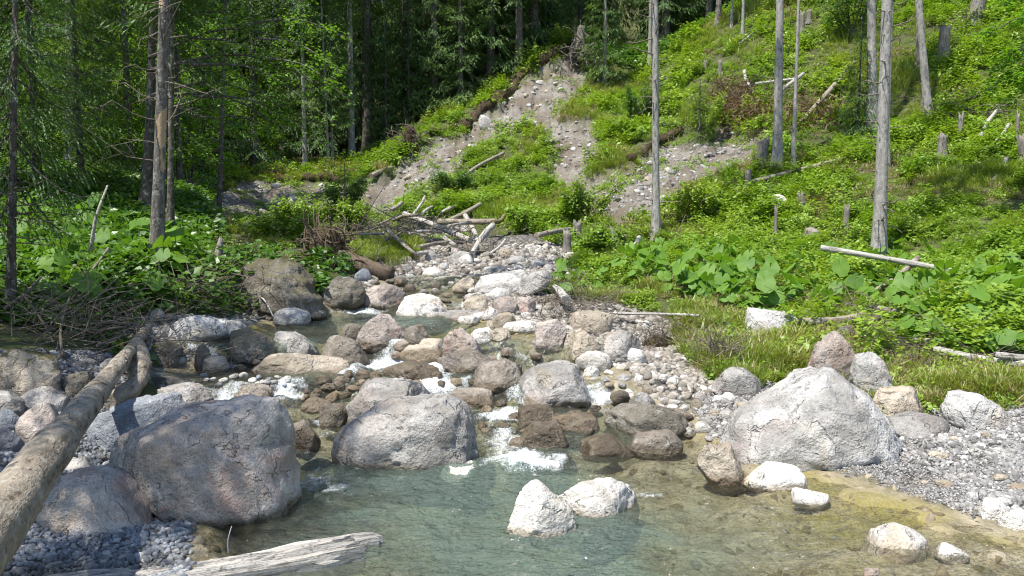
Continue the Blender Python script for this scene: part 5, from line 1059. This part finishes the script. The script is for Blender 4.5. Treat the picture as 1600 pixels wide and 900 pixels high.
# ---- where: even on the picture, laid out on the real ground
rg2 = np.random.default_rng(21)
occ = np.maximum(np.maximum(bedm, grav*(GY < 25)), scree)
CLEAR = [[(835, 452), (900, 450), (1010, 490), (1010, 570), (880, 530)], [(1020, 470), (1130, 450), (1250, 525), (1265, 625), (1100, 640), (1000, 540)], [(1240, 505), (1330, 495), (1460, 535), (1470, 560), (1640, 590), (1640, 650), (1380, 660), (1250, 640)],
         [(470, 355), (530, 345), (640, 395), (640, 450), (440, 450), (450, 400)], [(235, 440), (320, 370), (370, 365), (470, 400), (480, 510), (230, 510)], [(590, 345), (800, 345), (800, 400), (590, 410)], [(40, 470), (230, 475), (240, 560), (0, 600), (0, 500)], [(1340, 430), (1450, 425), (1440, 480), (1350, 480)], [(300, 340), (340, 285), (600, 280), (600, 310), (420, 352), (310, 362)]]
def ground_pts(n, y0, y1, cond=None, xk=.82, veg=True, dens=None):
    y = np.exp(rg2.uniform(math.log(y0), math.log(y1), n)); x = y*rg2.uniform(-xk, xk, n)-np.where(y < 8, 0, 0); z = gz(x, y); k = np.ones(n, bool)
    if veg: k &= bil(occ, x, y) < .35+.25*rg2.random(n)
    k &= (z > bil(np.where(ed > -.1, WL, -9), x, y)+.02)|(y > 14)
    u, v = proj(x, y, z)
    if veg:
        for pl in CLEAR: k &= ~(inpoly(u, v, pl) & (rg2.random(n) < .93))
    if cond is not None: k &= cond(x, y, z, u, v)
    return np.stack([x, y, z], 1)[k]
def rots(n, tilt=.2): return np.stack([rg2.normal(size=n)*tilt, rg2.normal(size=n)*tilt, rg2.uniform(0, 6.28, n)], 1)
left_shade = lambda u, v, y: (u < 330) & (y < 24)
W0 = [weed_mesh(i, 34, .26, .26, .1, 'weed') for i in range(4)]+[weed_mesh(10+i, 30, .2, .38, .07, 'weed') for i in range(2)]
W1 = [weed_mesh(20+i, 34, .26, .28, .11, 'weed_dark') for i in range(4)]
ST = [stalk_mesh(30+i, 7, .2, .55, .1, 'weed') for i in range(3)]
GR = [grass_mesh(40+i, 46, .13, .34, 'grass') for i in range(3)]+[grass_mesh(45, 40, .13, .3, 'dry')]
pt = ground_pts(66000, 8.5, 60, lambda x, y, z, u, v: ~((u < 620) & (y > 41)))
nn = fbm2(pt[:, 0]*.35, pt[:, 1]*.35, 3, 61); yv = pt[:, 1]
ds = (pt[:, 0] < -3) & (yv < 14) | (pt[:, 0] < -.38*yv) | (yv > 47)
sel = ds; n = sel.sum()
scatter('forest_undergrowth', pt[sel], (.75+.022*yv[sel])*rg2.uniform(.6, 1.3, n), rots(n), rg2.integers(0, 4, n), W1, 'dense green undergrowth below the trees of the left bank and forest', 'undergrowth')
pt, nn, yv = pt[~ds], nn[~ds], yv[~ds]; kk = (fbm2(pt[:, 0]*.9, pt[:, 1]*.9, 3, 66) > -.6)|(rg2.random(len(pt)) < .4); pt, nn, yv = pt[kk], nn[kk], yv[kk]; n = len(pt)
grassy = (nn > .45); ids = np.where(grassy, rg2.integers(9, 12, n), np.where(rg2.random(n) < .18, rg2.integers(6, 9, n), rg2.integers(0, 6, n))); ids = np.where((fbm2(pt[:, 0]*.5, pt[:, 1]*.5, 3, 68) > .45) & (rg2.random(n) < .4), 12, ids)
hv = .8+.45*fbm2(pt[:, 0]*.8, pt[:, 1]*.8, 3, 69); u_, v_ = proj(pt[:, 0], pt[:, 1], pt[:, 2]); hv = hv*np.where((u_ > 280) & (u_ < 620) & (v_ > 325), .6, 1)
scatter('slope_weeds', pt, (.42+.026*yv)*hv*rg2.uniform(.55, 1.4, n)*np.where(ids >= 9, 1.1, 1), rots(n), ids, W0+ST+GR, 'bright green weeds covering the sunny slope and valley floor', 'weeds')
# sparse plants on scars
y = np.exp(rg2.uniform(math.log(20), math.log(50), 16000)); x = y*rg2.uniform(-.45, .4, 16000); k = (bil(scree, x, y) > .3) & (fbm2(x*.8, y*.8, 3, 63) > .08); pt = np.stack([x, y, gz(x, y)], 1)[k]; n = len(pt)
scatter('scar_weeds', pt, rg2.uniform(.35, .85, n), rots(n), rg2.integers(0, 6, n), W0, 'scattered green tufts creeping over the bare scars', 'weeds')
# grass fringe beside the water
def zone(polys, n, y0, y1, xk=.8): return ground_pts(n, y0, y1, lambda x, y, z, u, v: np.any([inpoly(u, v, p) for p in polys], axis=0), xk, False)
GZ = [[(1060, 478), (1130, 455), (1250, 520), (1260, 590), (1180, 605), (1080, 575), (1055, 520)], [(860, 440), (1050, 430), (1060, 480), (900, 468)], [(1450, 600), (1700, 600), (1700, 632), (1480, 625), (1400, 640), (1430, 610)], [(610, 400), (650, 390), (650, 410), (600, 418)]]
pt = zone(GZ, 30000, 6.5, 17); pt = pt[fbm2(pt[:, 0]*1.6, pt[:, 1]*1.6, 3, 71) > -.12]; n = len(pt)
scatter('bank_grass', pt, rg2.uniform(.3, .85, n), rots(n, .2), np.where(rg2.random(n) < .35, 3, rg2.integers(0, 3, n)), GR, 'yellow-green grass on the right bank beside the water', 'grass')
TZ = [[(320, 262), (620, 235), (560, 285), (420, 282), (340, 300)], [(0, 255), (230, 260), (230, 300), (0, 300)], [(500, 380), (660, 380), (650, 408), (520, 410)]]
pt = zone(TZ, 40000, 14, 44); n = len(pt)
scatter('bank_top_grass', pt, (.5+.018*pt[:, 1])*rg2.uniform(.7, 1.2, n), rots(n, .12), rg2.integers(0, 3, n), GR, 'short grass on the far bank tops and the left terrace', 'grass')
# ---- butterbur with its broad leaves: each plant a thing, each leaf a part
BL = [broad_leaf(500+i, .112, .16+.08*(i % 4), 15, .1+.22*(i % 4)) for i in range(6)]
def butterbur(poly, n, label, group, size, mind=.33, seed=1, nl=(8, 13)):
    r = np.random.default_rng(seed); pa = np.array(poly, float); got = []; tr = 0; rows = []
    while len(got) < n and tr < n*60:
        tr += 1; u, v = r.uniform(pa[:, 0].min(), pa[:, 0].max()), r.uniform(pa[:, 1].min(), pa[:, 1].max())
        if not inpoly(np.array([u]), np.array([v]), poly)[0]: continue
        p = hit(u, v, Z)
        if any((p[0]-q[0])**2+(p[1]-q[1])**2 < mind**2 for q in got): continue
        got.append(p); s = size*r.uniform(.8, 1.25); t = thing('butterbur_plant', label[2]+' '+label[1], 'plant', tuple(p), group, r.uniform(0, 6.28)); m_ = r.integers(*nl); a0 = r.uniform(0, 6.28); rows.append((t, u, v, s*100/p[1]))
        for k in range(m_):
            o = bpy.data.objects.new('leaf', BL[r.integers(6)]); COL.objects.link(o); o.parent = t; q = s*r.uniform(.5, 1.2); o.scale = (q, q, q*r.uniform(.75, 1.25)); o.rotation_euler = (r.normal()*.25, .15+r.normal()*.25, a0+k*6.283/m_+r.normal()*.3); o.location = (0, 0, -.02)
    single_out(rows, label)
butterbur([(960, 432), (1040, 392), (1120, 400), (1230, 430), (1250, 470), (1200, 500), (1120, 480), (1030, 455)], 78, ('butterbur plant', 'in the bright patch behind the grassy hummock', 'one of the broad-leaved butterbur plants'), 'butterbur of the middle right bank', .95, .30, 11)
butterbur([(1400, 480), (1480, 455), (1640, 420), (1640, 590), (1560, 560), (1470, 560), (1390, 520)], 62, ('butterbur plant', 'beside the cut logs at the right picture edge', 'one of the big-leaved butterbur plants'), 'butterbur at the right edge', .95, .27, 12)
butterbur([(1230, 400), (1400, 405), (1480, 440), (1400, 485), (1300, 500), (1240, 480)], 48, ('butterbur plant', 'around the foot of the tall pale trunk', 'one of the butterbur plants'), 'butterbur round the tall trunk', .85, .38, 13)
butterbur([(60, 330), (200, 340), (290, 380), (280, 440), (240, 480), (130, 440), (40, 400)], 60, ('butterbur plant', 'in the dappled patch round the peeled trunk', 'one of the butterbur plants'), 'butterbur on the left bank', 1.0, .35, 14)
butterbur([(-40, 380), (60, 400), (150, 460), (230, 480), (120, 500), (0, 500), (-40, 470)], 40, ('butterbur plant', 'low on the shady left bank above the sticks', 'one of the butterbur plants'), 'butterbur low on the left bank', .9, .32, 15)
butterbur([(840, 440), (900, 420), (960, 430), (940, 462), (870, 468)], 16, ('small butterbur plant', 'at the tip of the green bank', 'one of the small butterbur plants'), 'butterbur at the bank tip', .6, .3, 16)
# ---- pebbles
PB = []
for i in range(10):
    V, Fc = ico(2); a = np.random.default_rng(700+i); V = rockshape(V*np.array([1, a.uniform(.55, .9), a.uniform(.35, .65)]), a, 800+i, 6, .32, .14, .0); m_ = mesh_np('pebble', V, Fc); PB.append(m_)
def mat_pebble(nm, a, b, c_):
    k = NT(nm); r = k.n('ShaderNodeObjectInfo').outputs['Random']; col = k.mix(r, a, b); col = k.mix(k.mapr(k.math('FRACT', k.math('MULTIPLY', r, 7.3)), .75, .9), col, c_); col = k.mix(k.mapr(k.noise(k.pos(), 70, 3), .4, .65, 0, .4), col, k.mix(1.0, col, (.5, .5, .5), 'MULTIPLY'))
    col = k.mix(k.mapr(k.sep(k.pos())[2], .015, .05, .75, 0), col, k.mix(1.0, col, (.45, .4, .32), 'MULTIPLY'))
    return k.done(k.bsdf(col, .85, None, .25))
mp = mat_pebble('pebble', (.14, .136, .13), (.33, .32, .305), (.46, .445, .425))
for m_ in PB: m_.materials.append(mp)
GP = [[(1085, 615), (1130, 590), (1250, 600), (1400, 632), (1600, 618), (1900, 640), (1900, 900), (1600, 850), (1500, 800), (1370, 757), (1240, 722), (1080, 700)]]
pt = zone(GP, 190000, 4.3, 9, 1.0); n = len(pt); big = rg2.random(n)
u_, v_ = proj(pt[:, 0], pt[:, 1], pt[:, 2]); fine = inpoly(u_, v_, [(1230, 715), (1300, 705), (1420, 715), (1520, 770), (1480, 800), (1370, 757)])
scatter('right_bar_pebbles', pt+[0, 0, .004], np.where(fine, .0105, .0135+.03*big**8)*rg2.uniform(.7, 1.3, n), rots(n, .3), rg2.integers(0, 10, n), PB, 'grey pebbles of the right gravel bar', 'pebbles')
GP = [[(-400, 560), (90, 545), (200, 555), (200, 720), (300, 790), (310, 860), (250, 1000), (-400, 1000)]]
pt = zone(GP, 90000, 3.2, 9, 1.0); n = len(pt); big = rg2.random(n)
PB2 = [m_.copy() for m_ in PB]; mp2 = mat_pebble('blue_pebble', (.13, .14, .155), (.3, .315, .335), (.42, .42, .41))
for m_ in PB2: m_.materials.clear(); m_.materials.append(mp2)
scatter('left_bar_pebbles', pt+[0, 0, .004], (.02+.02*big**4)*rg2.uniform(.7, 1.3, n), rots(n, .3), rg2.integers(0, 10, n), PB2, 'blue-grey pebbles of the front left gravel', 'pebbles')
GP = [[(620, 385), (890, 378), (905, 430), (835, 452), (880, 470), (970, 480), (1050, 502), (1062, 560), (1120, 600), (1100, 620), (900, 640), (740, 470), (560, 480), (580, 420)], [(985, 505), (1060, 525), (1080, 600), (1000, 600)], [(210, 495), (400, 490), (400, 545), (210, 560)], [(310, 588), (450, 588), (460, 606), (330, 606)]]
pt = zone(GP, 64000, 7, 24, .8); n = len(pt); big = rg2.random(n)
PB4 = [m_.copy() for m_ in PB]; mp4 = mat_pebble('bed_cobble', (.17, .15, .122), (.37, .335, .285), (.46, .44, .4))
for m_ in PB4: m_.materials.clear(); m_.materials.append(mp4)
scatter('bed_cobbles', pt, (.022+.003*pt[:, 1]+.045*big**4)*rg2.uniform(.6, 1.2, n), rots(n, .3), rg2.integers(0, 10, n), PB4, 'small pale cobbles filling the stony bed and right water edge', 'cobbles')
y = np.exp(rg2.uniform(math.log(20), math.log(50), 40000)); x = y*rg2.uniform(-.5, .4, 40000); k = (bil(scree, x, y) > .5); pt = np.stack([x, y, gz(x, y)], 1)[k]; n = len(pt); big = rg2.random(n)
scatter('scar_rubble', pt, (.025+.14*big**7)*rg2.uniform(.7, 1.3, n), rots(n, .4), rg2.integers(0, 10, n), PB, 'stone rubble on the bare scars and gravel bank', 'rubble')
# stones on the stream bed, seen through the water
y = rg2.uniform(3.6, 13, 30000); x = rg2.uniform(-5, 8, 30000); k = bil(ed, x, y) > -.05; pt = np.stack([x, y, gz(x, y)], 1)[k]; n = len(pt); big = rg2.random(n)
PB3 = [m_.copy() for m_ in PB]; mp3 = mat_pebble('bed_pebble', (.2, .165, .1), (.4, .345, .24), (.36, .35, .3))
for m_ in PB3: m_.materials.clear(); m_.materials.append(mp3)
scatter('bed_pebbles', pt-np.stack([big*0, big*0, .008+.022*big**4], 1), (.02+.07*big**4)*rg2.uniform(.7, 1.3, n), rots(n, .3), rg2.integers(0, 10, n), PB3, 'brown and grey stones on the stream bed under the water', 'stones')
# low growth and straw between the logs and stones of the right bank
LZ = [[(1240, 500), (1330, 495), (1460, 535), (1470, 560), (1640, 590), (1640, 635), (1380, 650), (1250, 620)], [(1060, 480), (1130, 450), (1250, 525), (1265, 605), (1110, 595), (1060, 540)]]
pt = zone(LZ, 24000, 6.5, 15); n = len(pt)
scatter('bank_straw', pt, rg2.uniform(.25, .6, n), rots(n, .35), np.where(rg2.random(n) < .3, rg2.integers(0, 6, n), np.where(rg2.random(n) < .7, 9, rg2.integers(6, 9, n))), W0+GR, 'straw, moss and low weeds between the logs and stones of the right bank', 'straw')
